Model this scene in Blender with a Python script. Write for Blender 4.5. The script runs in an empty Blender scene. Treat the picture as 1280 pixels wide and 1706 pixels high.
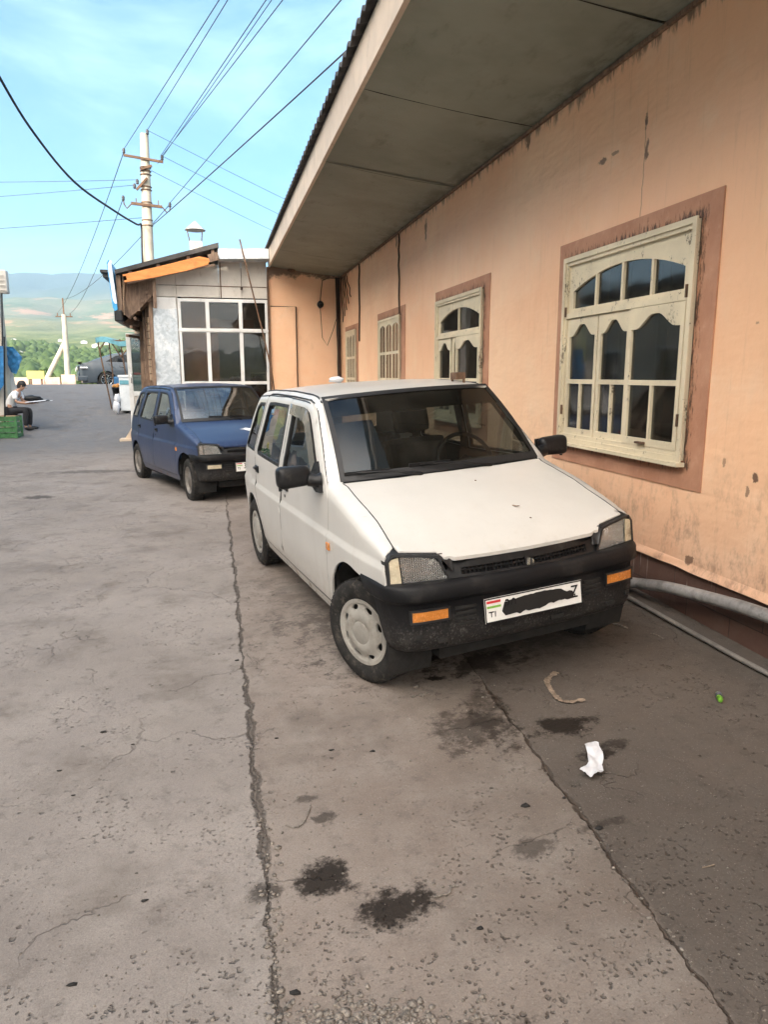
import bpy, bmesh, math, random
from mathutils import Vector, Matrix, noise as mnoise
from mathutils.geometry import delaunay_2d_cdt
R = math.radians
random.seed(7)
scene = bpy.context.scene
COL = scene.collection
V = Vector

def clamp(v, a=0.0, b=1.0): return max(a, min(b, v))
def smooth(t): t = clamp(t); return t*t*(3-2*t)
def interp(x, xs, ys):
    if x <= xs[0]: return ys[0]
    for i in range(len(xs)-1):
        if x <= xs[i+1]:
            t = (x-xs[i])/(xs[i+1]-xs[i]); return ys[i]+(ys[i+1]-ys[i])*t
    return ys[-1]

# ------------------------------------------------------------------ camera numbers (solved from the photograph)
CAM_F, PITCH, YAW, ROLL, CAM_Z = 1196.0, .1879, .2301, -.0015, 1.449

# ------------------------------------------------------------------ node helper
class NT:
    def __init__(s, name, disp=False):
        s.m = bpy.data.materials.new(name); s.m.use_nodes = True
        s.t = s.m.node_tree; s.t.nodes.clear()
        s.out = s.t.nodes.new('ShaderNodeOutputMaterial')
        s._c = {}
    def n(s, kind, **kw):
        o = s.t.nodes.new('ShaderNode'+kind)
        for k, v in kw.items(): setattr(o, k, v)
        return o
    def L(s, a, b):
        s.t.links.new(a, b)
    def put(s, sock, v):
        if v is None: return
        if hasattr(v, 'is_output'): s.L(v, sock)
        elif isinstance(v, (tuple, list)):
            if len(sock.default_value) == 4 and len(v) == 3: v = tuple(v)+(1,)
            sock.default_value = v
        else: sock.default_value = v
    def coord(s, which='Object'):
        if which not in s._c: s._c[which] = s.n('TexCoord').outputs[which]
        return s._c[which]
    def pos(s):
        if 'pos' not in s._c: s._c['pos'] = s.n('NewGeometry').outputs['Position']
        return s._c['pos']
    def sep(s, v):
        o = s.n('SeparateXYZ'); s.L(v, o.inputs[0]); return o.outputs
    def comb(s, x, y, z):
        o = s.n('CombineXYZ'); s.put(o.inputs[0], x); s.put(o.inputs[1], y); s.put(o.inputs[2], z); return o.outputs[0]
    def M(s, op, a, b=None, c=None, clampit=False):
        o = s.n('Math', operation=op); o.use_clamp = clampit
        s.put(o.inputs[0], a); s.put(o.inputs[1], b); s.put(o.inputs[2], c); return o.outputs[0]
    def noise(s, vec, scale, detail=4, rough=.55, dist=0, col=False):
        o = s.n('TexNoise'); s.L(vec, o.inputs['Vector']); o.inputs['Scale'].default_value = scale
        o.inputs['Detail'].default_value = min(detail, 4); o.inputs['Roughness'].default_value = rough
        o.inputs['Distortion'].default_value = dist
        return o.outputs['Color' if col else 'Fac']
    def vor(s, vec, scale, feature='F1', rnd=1, out='Distance'):
        o = s.n('TexVoronoi', feature=feature); s.L(vec, o.inputs['Vector']); o.inputs['Scale'].default_value = scale
        o.inputs['Randomness'].default_value = rnd
        return o.outputs[out]
    def scale(s, vec, sc):
        o = s.n('Mapping'); s.L(vec, o.inputs[0]); o.inputs['Scale'].default_value = sc; return o.outputs[0]
    def ramp(s, v, a, b, lo=0.0, hi=1.0):   # smooth map range
        o = s.n('MapRange', interpolation_type='SMOOTHSTEP'); s.put(o.inputs[0], v)
        o.inputs[1].default_value = a; o.inputs[2].default_value = b; o.inputs[3].default_value = lo; o.inputs[4].default_value = hi
        return o.outputs[0]
    def mix(s, f, a, b, mode='MIX'):
        o = s.n('Mix', data_type='RGBA', blend_type=mode); s.put(o.inputs[0], f)
        s.put(o.inputs[6], a); s.put(o.inputs[7], b); return o.outputs[2]
    def bump(s, h, dist=.01, strength=1, normal=None):
        o = s.n('Bump'); s.put(o.inputs['Height'], h); o.inputs['Distance'].default_value = dist
        o.inputs['Strength'].default_value = strength
        if normal: s.L(normal, o.inputs['Normal'])
        return o.outputs[0]
    def principled(s, col, rough=.6, metal=0, normal=None, coat=0, spec=.5, coat_rough=.1, alpha=None, sheen=0, sss=0, emit=None):
        p = s.n('BsdfPrincipled'); s.put(p.inputs['Base Color'], col); s.put(p.inputs['Roughness'], rough)
        s.put(p.inputs['Metallic'], metal); s.put(p.inputs['Coat Weight'], coat); p.inputs['Coat Roughness'].default_value = coat_rough
        s.put(p.inputs['Specular IOR Level'], spec)
        if normal: s.L(normal, p.inputs['Normal'])
        if alpha is not None: s.put(p.inputs['Alpha'], alpha)
        s.L(p.outputs[0], s.out.inputs[0]); return p
    def blob(s, x, y, cx, cy, rx, ry, soft, warp):   # 1 inside an irregular spot
        dx = s.M('DIVIDE', s.M('SUBTRACT', x, cx), rx); dy = s.M('DIVIDE', s.M('SUBTRACT', y, cy), ry)
        d = s.M('SQRT', s.M('ADD', s.M('MULTIPLY', dx, dx), s.M('MULTIPLY', dy, dy)))
        d = s.M('ADD', d, warp)
        return s.ramp(d, 1.0, 1.0-soft)

def simple(name, col, rough=.6, metal=0, var=.12, scale=6, bump=0, bscale=40, dirt=None, dirt_amt=.3, coat=0, spec=.5, sc=(1, 1, 1)):
    m = NT(name); c = m.scale(m.coord(), sc)
    n1 = m.noise(c, scale, 5, .6); n2 = m.noise(c, scale*5.3, 3, .6)
    f = m.M('ADD', m.M('MULTIPLY', n1, .65), m.M('MULTIPLY', n2, .35))
    dark = tuple(v*(1-var*2) for v in col); light = tuple(min(1, v*(1+var*1.2)) for v in col)
    cc = m.mix(m.ramp(f, .3, .7), dark, light)
    if dirt: cc = m.mix(m.M('MULTIPLY', m.ramp(m.noise(c, scale*1.7, 6, .7), .5, .75), dirt_amt), cc, dirt)
    nb = m.bump(m.noise(c, bscale, 4, .6), bump) if bump else None
    rr = m.ramp(n2, .3, .7, max(.02, rough-.08), min(1, rough+.08))
    m.principled(cc, rr, metal, nb, coat=coat, spec=spec)
    return m.m

# ------------------------------------------------------------------ mesh builder
class MB:
    def __init__(s): s.v = []; s.f = []; s.sm = []
    def add(s, vs, fs, smooth=False):
        k = len(s.v); s.v += [tuple(v) for v in vs]
        for f in fs: s.f.append(tuple(i+k for i in f)); s.sm.append(smooth)
    def box(s, lo, hi, mat=None, bev=0):
        lo, hi = [min(a, b) for a, b in zip(lo, hi)], [max(a, b) for a, b in zip(lo, hi)]
        if bev > 0:
            bm = bmesh.new(); bmesh.ops.create_cube(bm, size=1)
            for v in bm.verts: v.co = V([(lo[i]+hi[i])/2+v.co[i]*(hi[i]-lo[i]) for i in range(3)])
            bmesh.ops.bevel(bm, geom=bm.edges[:], offset=bev, segments=2, affect='EDGES', profile=.6)
            bm.verts.ensure_lookup_table(); bm.verts.index_update()
            vs = [v.co.copy() for v in bm.verts]; fs = [[v.index for v in f.verts] for f in bm.faces]; bm.free()
        else:
            vs = [V((x, y, z)) for x in (lo[0], hi[0]) for y in (lo[1], hi[1]) for z in (lo[2], hi[2])]
            fs = [(0, 1, 3, 2), (4, 6, 7, 5), (0, 4, 5, 1), (2, 3, 7, 6), (0, 2, 6, 4), (1, 5, 7, 3)]
        if mat: vs = [mat @ v for v in vs]
        s.add(vs, fs); return s
    def beam(s, p0, p1, w, h=None, up=(0, 0, 1)):
        h = h or w; p0, p1 = V(p0), V(p1); d = (p1-p0).normalized(); u = V(up)
        if abs(d.dot(u)) > .98: u = V((1, 0, 0))
        a = d.cross(u).normalized(); b = a.cross(d).normalized()
        vs = [p+a*(i*w/2)+b*(j*h/2) for p in (p0, p1) for i, j in ((-1, -1), (1, -1), (1, 1), (-1, 1))]
        s.add(vs, [(3, 2, 1, 0), (4, 5, 6, 7), (0, 1, 5, 4), (1, 2, 6, 5), (2, 3, 7, 6), (3, 0, 4, 7)]); return s
    def tube(s, pts, r, n=8, caps=True):
        pts = [V(p) for p in pts]; rr = r if isinstance(r, (list, tuple)) else [r]*len(pts); rings = []
        prev = None
        for i, p in enumerate(pts):
            d = (pts[min(i+1, len(pts)-1)]-pts[max(i-1, 0)]).normalized()
            if prev is None:
                u = V((0, 0, 1)) if abs(d.z) < .9 else V((1, 0, 0)); a = d.cross(u).normalized()
            else: a = (prev-d*prev.dot(d)).normalized()
            prev = a; b = d.cross(a)
            rings.append([p+(a*math.cos(t)+b*math.sin(t))*rr[i] for t in [2*math.pi*k/n for k in range(n)]])
        vs = [v for ring in rings for v in ring]; fs = []
        for i in range(len(pts)-1):
            for k in range(n): fs.append((i*n+k, i*n+(k+1) % n, (i+1)*n+(k+1) % n, (i+1)*n+k))
        s.add(vs, fs, True)
        if caps: s.add(rings[0], [tuple(range(n))[::-1]]); s.add(rings[-1], [tuple(range(n))])
        return s
    def lathe(s, prof, mat=None, n=32, closed=False):   # prof (r, h) about +Z
        m = mat or Matrix(); vs = []; fs = []
        for r, h in prof:
            for k in range(n): t = 2*math.pi*k/n; vs.append(m @ V((r*math.cos(t), r*math.sin(t), h)))
        q = len(prof)
        for i in range(q-1 if not closed else q):
            j = (i+1) % q
            for k in range(n): fs.append((i*n+k, i*n+(k+1) % n, j*n+(k+1) % n, j*n+k))
        s.add(vs, fs, True); return s
    def grid(s, fn, nu, nv, flip=False, smooth=True):
        vs = [fn(i/nu, j/nv) for i in range(nu+1) for j in range(nv+1)]; fs = []
        for i in range(nu):
            for j in range(nv):
                a = i*(nv+1)+j; q = (a, a+nv+1, a+nv+2, a+1); fs.append(q[::-1] if flip else q)
        s.add(vs, fs, smooth); return s
    def prism(s, poly, fn, depth):     # fn(u,v)->point ; depth vector
        d = V(depth); n = len(poly); a = [V(fn(*p)) for p in poly]; b = [p+d for p in a]
        s.add(a+b, [tuple(range(n)), tuple(range(2*n-1, n-1, -1))]+[(i, i+n, (i+1) % n+n, (i+1) % n) for i in range(n)]); return s
    def ico(s, c, r, sub=2, sc=(1, 1, 1), jit=0, mat=None):
        bm = bmesh.new(); bmesh.ops.create_icosphere(bm, subdivisions=sub, radius=1)
        bm.verts.index_update(); o = random.random()*50
        vs = []
        for v in bm.verts:
            k = 1+jit*mnoise.noise(v.co*1.7+V((o, o, 0))); p = V([v.co[i]*r*sc[i]*k for i in range(3)])
            if mat: p = mat @ p
            vs.append(p+V(c))
        fs = [[v.index for v in f.verts] for f in bm.faces]; bm.free(); s.add(vs, fs, True); return s
    def panel(s, outline, holes, fn, step=.05, thick=None, flip=False, extra=(), dens=None, nogrid=False, sm=True):
        def densify(p):
            o = []; st = dens or step
            for i in range(len(p)):
                a, b = p[i], p[(i+1) % len(p)]; L = math.hypot(b[0]-a[0], b[1]-a[1]); k = max(1, int(math.ceil(L/st)))
                for j in range(k): o.append((a[0]+(b[0]-a[0])*j/k, a[1]+(b[1]-a[1])*j/k))
            return o
        loops = [densify(p) for p in [outline]+list(holes)]
        def inside(p, poly):
            c = False; x, y = p; j = len(poly)-1
            for i in range(len(poly)):
                xi, yi = poly[i]; xj, yj = poly[j]
                if (yi > y) != (yj > y) and x < (xj-xi)*(y-yi)/(yj-yi)+xi: c = not c
                j = i
            return c
        pts = []; edges = []
        for lp in loops:
            k = len(pts); pts += lp; edges += [(k+i, k+(i+1) % len(lp)) for i in range(len(lp))]
        nb = len(pts); allb = list(pts)
        def near(p, d):
            d2 = d*d
            for q in allb:
                if (p[0]-q[0])**2+(p[1]-q[1])**2 < d2: return True
            return False
        def ok(p, d): return inside(p, loops[0]) and not any(inside(p, h) for h in loops[1:]) and not near(p, d)
        for p in extra:
            if ok(p, .006): pts.append(p)
        ex = pts[nb:]
        if not nogrid:
            x0 = min(p[0] for p in outline); x1 = max(p[0] for p in outline); y0 = min(p[1] for p in outline); y1 = max(p[1] for p in outline)
            i = 0; y = y0+step/2
            while y < y1:
                x = x0+(step/2 if i % 2 else step)
                while x < x1:
                    if ok((x, y), step*.45) and not any(abs(x-q[0]) < step*.5 and abs(y-q[1]) < step*.35 for q in ex): pts.append((x, y))
                    x += step
                y += step*.87; i += 1
        vv, ee, ff, ov, oe, of = delaunay_2d_cdt([V(p) for p in pts], edges, [], 0, 1e-6)
        tri = []
        for f in ff:
            c = (sum(vv[i][0] for i in f)/len(f), sum(vv[i][1] for i in f)/len(f))
            if inside(c, loops[0]) and not any(inside(c, h) for h in loops[1:]):
                a = (vv[f[1]]-vv[f[0]]).cross(vv[f[2]]-vv[f[0]])
                f = list(f) if a > 0 else list(f)[::-1]
                tri.append(f[::-1] if flip else f)
        P = [V(fn(v[0], v[1])) for v in vv]
        s.add(P, tri, sm)
        if thick is not None:
            T = V(thick)
            s.add([p+T for p in P], [f[::-1] for f in tri], sm)
            for lp in loops:
                a = [V(fn(*p)) for p in lp]; n = len(a)
                s.add(a+[p+T for p in a], [(i, (i+1) % n, (i+1) % n+n, i+n) for i in range(n)])
        return s
    def build(s, name, mat, parent=None, world=False):
        me = bpy.data.meshes.new(name); me.from_pydata(s.v, [], s.f)
        me.polygons.foreach_set('use_smooth', s.sm)
        for m in (mat if isinstance(mat, list) else [mat]): me.materials.append(m)
        me.update(); o = bpy.data.objects.new(name, me); COL.objects.link(o)
        if parent: o.parent = parent
        return o

def tag(o, label=None, cat=None, group=None, kind=None):
    if label: o['label'] = label
    if cat: o['category'] = cat
    if group: o['group'] = group
    if kind: o['kind'] = kind
    return o
def empty(name, loc, label, cat, rz=0, group=None, mat=None):
    o = bpy.data.objects.new(name, None); COL.objects.link(o); o.empty_display_size = .2
    if mat: o.matrix_world = mat
    else: o.location = loc; o.rotation_euler = (0, 0, rz)
    return tag(o, label, cat, group)
def recenter(o):     # move origin of a top-level mesh to its base centre
    me = o.data; xs = [v.co for v in me.vertices]
    c = V((sum(v.x for v in xs)/len(xs), sum(v.y for v in xs)/len(xs), min(v.z for v in xs)))
    for v in me.vertices: v.co -= c
    o.location = c; return o
def text_part(name, body, size, mat, parent, M4, extrude=.001, sx=1.0):
    cu = bpy.data.curves.new(name, 'FONT'); cu.body = body; cu.size = size; cu.extrude = extrude
    cu.align_x = 'CENTER'; cu.align_y = 'CENTER'
    t = bpy.data.objects.new(name+'_tmp', cu); COL.objects.link(t); bpy.context.view_layer.update()
    me = bpy.data.meshes.new_from_object(t.evaluated_get(bpy.context.evaluated_depsgraph_get()))
    bpy.data.objects.remove(t); me.transform(M4 @ Matrix.Diagonal((sx, 1, 1, 1))); me.materials.clear(); me.materials.append(mat)
    o = bpy.data.objects.new(name, me); COL.objects.link(o); o.parent = parent; return o
def arc(cx, cy, r, a0, a1, n): return [(cx+r*math.cos(R(a0+(a1-a0)*i/n)), cy+r*math.sin(R(a0+(a1-a0)*i/n))) for i in range(n+1)]
HAZE = .00021
EXPO = 1.1
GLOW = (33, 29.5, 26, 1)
# ================================================================== MATERIALS
def glass_mat(name, tint, spec_tint=(1, 1, 1), rough=.015, dust=.0, base=.06, power=4):
    m = NT(name)
    tr = m.n('BsdfTransparent'); tr.inputs[0].default_value = tuple(tint)+(1,)
    gl = m.n('BsdfGlossy'); gl.inputs[0].default_value = tuple(spec_tint)+(1,); gl.inputs['Roughness'].default_value = rough
    lw = m.n('LayerWeight'); lw.inputs[0].default_value = .5
    f = m.M('ADD', m.M('MULTIPLY', m.M('POWER', lw.outputs['Facing'], power), .9), base, clampit=True)
    nz = m.noise(m.coord(), 2.2, 2); b = m.bump(nz, .0018)
    m.L(b, gl.inputs['Normal'])
    mx = m.n('MixShader'); m.L(f, mx.inputs[0]); m.L(tr.outputs[0], mx.inputs[1]); m.L(gl.outputs[0], mx.inputs[2])
    res = mx.outputs[0]
    if dust > 0:
        df = m.n('BsdfDiffuse'); df.inputs[0].default_value = (.42, .38, .32, 1)
        mx2 = m.n('MixShader'); m.L(m.ramp(m.noise(m.coord(), 5, 5, .65), .35, .8, dust*.4, dust*1.7), mx2.inputs[0])
        m.L(res, mx2.inputs[1]); m.L(df.outputs[0], mx2.inputs[2]); res = mx2.outputs[0]
    m.L(res, m.out.inputs[0]); return m.m

def paint(name, col, dust=(.36, .30, .24), amt=.5, low=.75, rough=.34, coat=.35):
    m = NT(name); c = m.coord(); z = m.sep(c)[2]
    n = m.noise(c, 2.5, 5, .6); n2 = m.noise(c, 30, 3, .6)
    base = m.mix(m.ramp(n, .3, .7), tuple(v*.93 for v in col), col)
    # road dust thickens towards the sills (a real film of dirt), with run marks
    zz = m.M('ADD', z, m.M('MULTIPLY', m.noise(m.scale(c, (14, 14, 2)), 1.5, 4), .25))
    lowf = m.ramp(zz, low, .25, 0, 1)
    d = m.M('MULTIPLY', m.M('MULTIPLY', lowf, m.ramp(n2, .25, .7, .45, 1)), amt, clampit=True)
    d = m.M('ADD', d, m.M('MULTIPLY', m.ramp(m.noise(c, 7, 6, .7), .5, .8), .10), clampit=True)
    col2 = m.mix(d, base, dust)
    specks = m.ramp(m.vor(c, 38), .06, .03); keep = m.ramp(m.noise(c, 6, 2), .58, .66)
    col2 = m.mix(m.M('MULTIPLY', m.M('MULTIPLY', specks, keep), .7), col2, (.06, .045, .03))
    rust = m.M('MULTIPLY', m.ramp(m.noise(c, 13, 6, .8), .56, .64), m.ramp(z, .36, .24)); col2 = m.mix(m.M('MULTIPLY', rust, .85), col2, (.13, .055, .025))
    stk = m.M('MULTIPLY', m.ramp(m.noise(m.scale(c, (22, 22, 1.2)), 1.0, 5, .75), .52, .72), m.ramp(z, .95, .5, 0, .28)); col2 = m.mix(stk, col2, dust)
    rr = m.M('ADD', m.M('MULTIPLY', d, .4), rough)
    b = m.bump(m.noise(c, 3.0, 2), .0025)
    m.principled(col2, rr, 0, b, coat=m.M('MULTIPLY', m.M('SUBTRACT', 1.0, d), coat), coat_rough=.12)
    return m.m

def plastic_dusty(name, col=(.007, .007, .008)):
    m = NT(name); c = m.coord(); z = m.sep(c)[2]
    n = m.noise(c, 90, 3, .7); n2 = m.noise(c, 7, 5, .6)
    low = m.ramp(z, .50, .30); f = m.M('MULTIPLY', m.ramp(n, .50, .72), m.M('MULTIPLY', low, m.ramp(n2, .3, .65, .35, 1)))
    cc = m.mix(m.M('MULTIPLY', f, .75), col, (.17, .155, .145))
    cc = m.mix(m.M('MULTIPLY', low, .30), cc, (.05, .046, .042))
    cc = m.mix(m.ramp(n2, .55, .8, 0, .25), cc, (.09, .08, .07))
    m.principled(cc, m.ramp(n2, .3, .7, .42, .62), 0, m.bump(n, .0012), spec=.22); return m.m

def m_wall():
    m = NT('peach_lime_paint'); c = m.pos(); s = m.sep(c); x, y, z = s[0], s[1], s[2]
    big = m.noise(c, .55, 5, .6); mid = m.noise(c, 3.2, 6, .65); fine = m.noise(c, 35, 4, .6)
    col = m.mix(m.ramp(big, .35, .68), (.84, .49, .29), (.90, .59, .375))
    col = m.mix(m.ramp(mid, .45, .8, 0, .45), col, (.84, .62, .44))
    # faded, rubbed, yellower patches and pinker lower zone from splash
    low = m.ramp(m.M('ADD', z, m.M('MULTIPLY', mid, .5)), 1.35, .45)
    col = m.mix(m.M('MULTIPLY', low, .55), col, (.56, .34, .24))
    grime = m.M('MULTIPLY', m.ramp(m.noise(m.scale(c, (1, 1, .6)), 7, 8, .8), .47, .74), m.ramp(z, 1.3, .35, .05, .75))
    col = m.mix(grime, col, (.27, .16, .11))
    # vertical run marks
    st = m.noise(m.scale(c, (1, 9, .6)), 2.3, 5, .7)
    col = m.mix(m.M('MULTIPLY', m.ramp(st, .56, .72), .22), col, (.45, .27, .17))
    # damp/soot at the junction with the soffit
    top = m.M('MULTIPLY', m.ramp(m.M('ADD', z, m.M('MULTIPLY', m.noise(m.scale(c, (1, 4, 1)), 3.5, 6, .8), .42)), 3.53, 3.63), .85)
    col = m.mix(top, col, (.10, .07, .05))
    # chips and marks at fixed places (y, z)
    w = m.M('MULTIPLY', m.M('SUBTRACT', m.noise(c, 16, 5, .75), .5), 3.0)
    for (cy, cz, ry, rz, dk) in ((4.18, 2.95, .018, .055, .9), (4.16, 2.78, .022, .07, .8), (4.67, 2.85, .06, .022, .8), (4.52, 2.86, .05, .014, .6), (8.84, 3.2, .05, .13, .8),
                                 (3.02, .95, .022, .03, .9), (3.06, .87, .02, .035, .7), (3.46, .41, .04, .03, .8), (3.25, 1.0, .015, .03, .6), (10.3, 3.3, .06, .12, .7), (3.1, 1.70, .02, .014, .5), (5.9, 3.36, .05, .09, .8), (2.98, 2.2, .012, .02, .5)):
        b = m.blob(y, z, cy, cz, ry, rz, .35, w); col = m.mix(m.M('MULTIPLY', b, dk), col, (.11, .06, .04))
    # hairline vertical crack above the first window
    dl = m.M('ABSOLUTE', m.M('SUBTRACT', m.M('ADD', y, m.M('MULTIPLY', m.noise(m.scale(c, (0, 0, 1)), 6, 4), .06)), 4.21))
    cr = m.M('MULTIPLY', m.ramp(dl, .007, .002), m.M('MULTIPLY', m.ramp(z, 2.30, 2.42), m.ramp(z, 3.2, 2.8)))
    col = m.mix(m.M('MULTIPLY', cr, .6), col, (.25, .13, .08))
    h = m.M('ADD', m.M('MULTIPLY', mid, .7), m.M('MULTIPLY', fine, .12))
    m.principled(col, m.ramp(mid, .3, .7, .42, .6), 0, m.bump(m.M('ADD', h, m.M('MULTIPLY', m.noise(m.scale(c, (1, .6, 1.6)), 1.6, 4, .6), 2.2)), .014, .7), spec=.45); return m.m

def m_ground():
    m = NT('worn_concrete_yard'); c = m.pos(); s = m.sep(c); x, y, z = s[0], s[1], s[2]
    big = m.noise(c, .8, 5, .6); mid = m.noise(c, 4, 6, .65); fine = m.noise(c, 38, 5, .7); grit = m.vor(c, 120)
    warp = m.noise(c, 5.5, 4, .65); warpc = m.M('SUBTRACT', warp, .5)
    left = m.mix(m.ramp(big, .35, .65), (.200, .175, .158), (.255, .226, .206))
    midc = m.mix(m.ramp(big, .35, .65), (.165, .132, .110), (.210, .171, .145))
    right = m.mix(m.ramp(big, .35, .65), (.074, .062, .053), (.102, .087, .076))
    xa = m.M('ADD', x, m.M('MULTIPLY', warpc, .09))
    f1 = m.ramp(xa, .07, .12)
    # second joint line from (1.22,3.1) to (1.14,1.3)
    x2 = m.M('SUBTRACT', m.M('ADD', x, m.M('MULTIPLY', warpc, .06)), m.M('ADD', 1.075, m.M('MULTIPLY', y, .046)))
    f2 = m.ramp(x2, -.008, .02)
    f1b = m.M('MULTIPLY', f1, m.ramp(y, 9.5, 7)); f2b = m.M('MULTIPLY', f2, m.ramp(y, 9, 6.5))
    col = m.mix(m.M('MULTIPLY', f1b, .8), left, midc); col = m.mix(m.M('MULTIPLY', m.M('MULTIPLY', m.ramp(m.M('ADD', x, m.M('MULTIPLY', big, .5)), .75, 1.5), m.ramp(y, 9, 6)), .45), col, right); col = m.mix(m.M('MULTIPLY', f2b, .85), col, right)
    far = m.ramp(m.M('ADD', y, m.M('MULTIPLY', big, 4)), 15, 19)
    col = m.mix(far, col, m.mix(big, (.11, .11, .115), (.15, .15, .155)))
    edge = m.ramp(m.M('ADD', y, m.M('MULTIPLY', big, 3)), 40, 43)
    col = m.mix(edge, col, (.12, .12, .055))
    # mottling
    col = m.mix(m.ramp(mid, .35, .75, 0, .35), col, m.mix(f2b, (.30, .275, .25), (.10, .09, .08)))
    col = m.mix(m.ramp(m.noise(c, 11, 6, .75), .50, .72, 0, .45), col, m.mix(f2b, (.105, .09, .08), (.045, .038, .033)))
    pw = m.M('MULTIPLY', m.M('SUBTRACT', m.noise(c, 2.0, 4, .6), .5), 1.0)
    # pitted, exposed-aggregate zones
    pitzone = m.M('ADD', m.ramp(m.noise(c, 1.6, 3), .50, .62), m.ramp(y, 2.1, 1.7), clampit=True)
    dv = m.n('VectorMath', operation='ADD'); m.L(c, dv.inputs[0]); ds = m.n('VectorMath', operation='SCALE'); m.L(m.noise(c, 60, 3, .6, col=True), ds.inputs[0]); ds.inputs['Scale'].default_value = .018; m.L(ds.outputs[0], dv.inputs[1]); cw = dv.outputs[0]
    pits = m.M('MULTIPLY', m.ramp(m.vor(cw, 55), .36, .16), m.M('MULTIPLY', pitzone, m.ramp(m.noise(c, 14, 3), .48, .6)))
    pits2 = m.M('MULTIPLY', m.ramp(m.vor(cw, 21), .20, .12), m.ramp(m.noise(c, 5.5, 3), .54, .66))
    col = m.mix(m.M('MULTIPLY', pits, .5), col, (.055, .048, .042))
    col = m.mix(m.M('MULTIPLY', pits2, .55), col, (.04, .034, .03))
    rag = m.M('MULTIPLY', m.ramp(m.noise(c, 75, 6, .8), .60, .70), m.ramp(m.noise(c, 3.3, 5, .7), .42, .62)); col = m.mix(m.M('MULTIPLY', rag, .38), col, (.05, .043, .037))
    col = m.mix(m.ramp(m.noise(c, 210, 3, .8), .42, .70, 0, .38), col, (.075, .066, .058)); col = m.mix(m.ramp(m.noise(c, 160, 3, .8), .58, .75, 0, .45), col, (.42, .38, .34))
    col = m.mix(m.ramp(m.noise(c, 1.9, 6, .72), .50, .68, 0, .40), col, (.10, .083, .070))
    pale = m.M('MULTIPLY', m.ramp(m.vor(m.scale(c, (1.01, .97, 1)), 70), .16, .08), m.ramp(m.noise(c, 9, 3), .5, .62))
    col = m.mix(m.M('MULTIPLY', pale, .5), col, (.34, .31, .28))
    # joints, filled with dirt
    jd1 = m.M('ABSOLUTE', m.M('SUBTRACT', xa, .095)); wob = m.ramp(m.noise(c, 3.1, 5, .7), .38, .66, .004, .022)
    wob = m.M('MULTIPLY', wob, m.ramp(y, 7, 2, .7, 1))
    j1 = m.M('MULTIPLY', m.ramp(m.M('DIVIDE', m.M('ADD', jd1, m.M('MULTIPLY', m.M('SUBTRACT', m.noise(c, 60, 5, .8), .5), .035)), wob), 1.25, .05), m.ramp(y, 9.5, 8))
    jd2 = m.M('ABSOLUTE', x2); wob2 = m.ramp(m.noise(c, 4.3, 5, .7), .40, .68, .0025, .018)
    j2 = m.M('MULTIPLY', m.ramp(m.M('DIVIDE', m.M('ADD', jd2, m.M('MULTIPLY', m.M('SUBTRACT', m.noise(c, 60, 5, .8), .5), .016)), wob2), 1.2, .1), m.ramp(y, 7, 5))
    col = m.mix(m.M('MULTIPLY', j1, .75), col, m.mix(fine, (.045, .037, .03), (.12, .10, .085)))
    col = m.mix(m.M('MULTIPLY', j2, .8), col, m.mix(fine, (.035, .025, .02), (.09, .07, .055)))
    # fine branching cracks
    cv = m.n('VectorMath', operation='ADD'); m.L(c, cv.inputs[0])
    cn = m.n('VectorMath', operation='SCALE'); m.L(m.noise(c, 3.5, 4, .6, col=True), cn.inputs[0]); cn.inputs['Scale'].default_value = .35; m.L(cn.outputs[0], cv.inputs[1])
    ck = m.ramp(m.vor(cv.outputs[0], 1.3, 'DISTANCE_TO_EDGE'), .006, .0015)
    ck = m.M('MULTIPLY', ck, m.M('MULTIPLY', m.ramp(m.noise(c, 1.3, 2), .47, .6), m.ramp(y, 16, 12)))
    col = m.mix(m.M('MULTIPLY', ck, .32), col, (.06, .05, .045))
    # oil and water stains, plus broad dark patches beneath both cars (x, y, rx, ry, darkness)
    sw = m.M('ADD', m.M('MULTIPLY', m.M('SUBTRACT', m.noise(c, 9, 7, .78), .5), 2.8), m.M('MULTIPLY', m.M('SUBTRACT', m.noise(c, 45, 4, .8), .5), .9))
    for (cx, cy, rx, ry, dk) in ((.26, 1.99, .13, .085, .82), (.45, 1.80, .13, .10, .82), (.10, 1.98, .07, .05, .6), (1.36, 2.57, .19, .10, .8), (1.42, 2.34, .10, .05, .75), (1.02, 2.70, .22, .22, .55),
                                 (1.50, 2.38, .09, .04, .6), (1.30, 3.3, .30, .14, .6), (1.02, 3.20, .06, .035, .95), (.31, 2.28, .055, .045, .6), (.94, 1.92, .08, .05, .5), (1.13, 2.75, .12, .35, .5), (.34, 1.36, .42, .05, .8), (1.0, 3.42, .12, .04, .8),
                                 (.26, 2.42, .05, .03, .5), (-2.2, 9.6, .25, .18, .6), (-3.3, 8.6, .5, .5, .55), (-1.9, 12.0, .9, .25, .4), (1.20, 1.95, .12, .03, .5), (1.3, 3.9, 1.1, .8, .35), (.9, 4.9, .8, 1.6, .22), (.1, 10.4, .8, 1.4, .25)):
        b = m.blob(x, y, cx, cy, rx, ry, .6, sw); col = m.mix(m.M('MULTIPLY', b, min(1, dk*1.12)), col, (.012, .009, .007))
    h = m.M('ADD', m.M('MULTIPLY', fine, .35), m.M('MULTIPLY', mid, .6))
    h = m.M('ADD', h, m.M('MULTIPLY', m.noise(c, 160, 3, .8), .12)); h = m.M('SUBTRACT', h, m.M('MULTIPLY', m.M('ADD', m.M('ADD', pits, pits2), m.M('MULTIPLY', rag, .6)), .8)); h = m.M('SUBTRACT', h, m.M('MULTIPLY', m.M('ADD', j1, j2), 2.2)); h = m.M('SUBTRACT', h, m.M('MULTIPLY', ck, .6))
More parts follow.
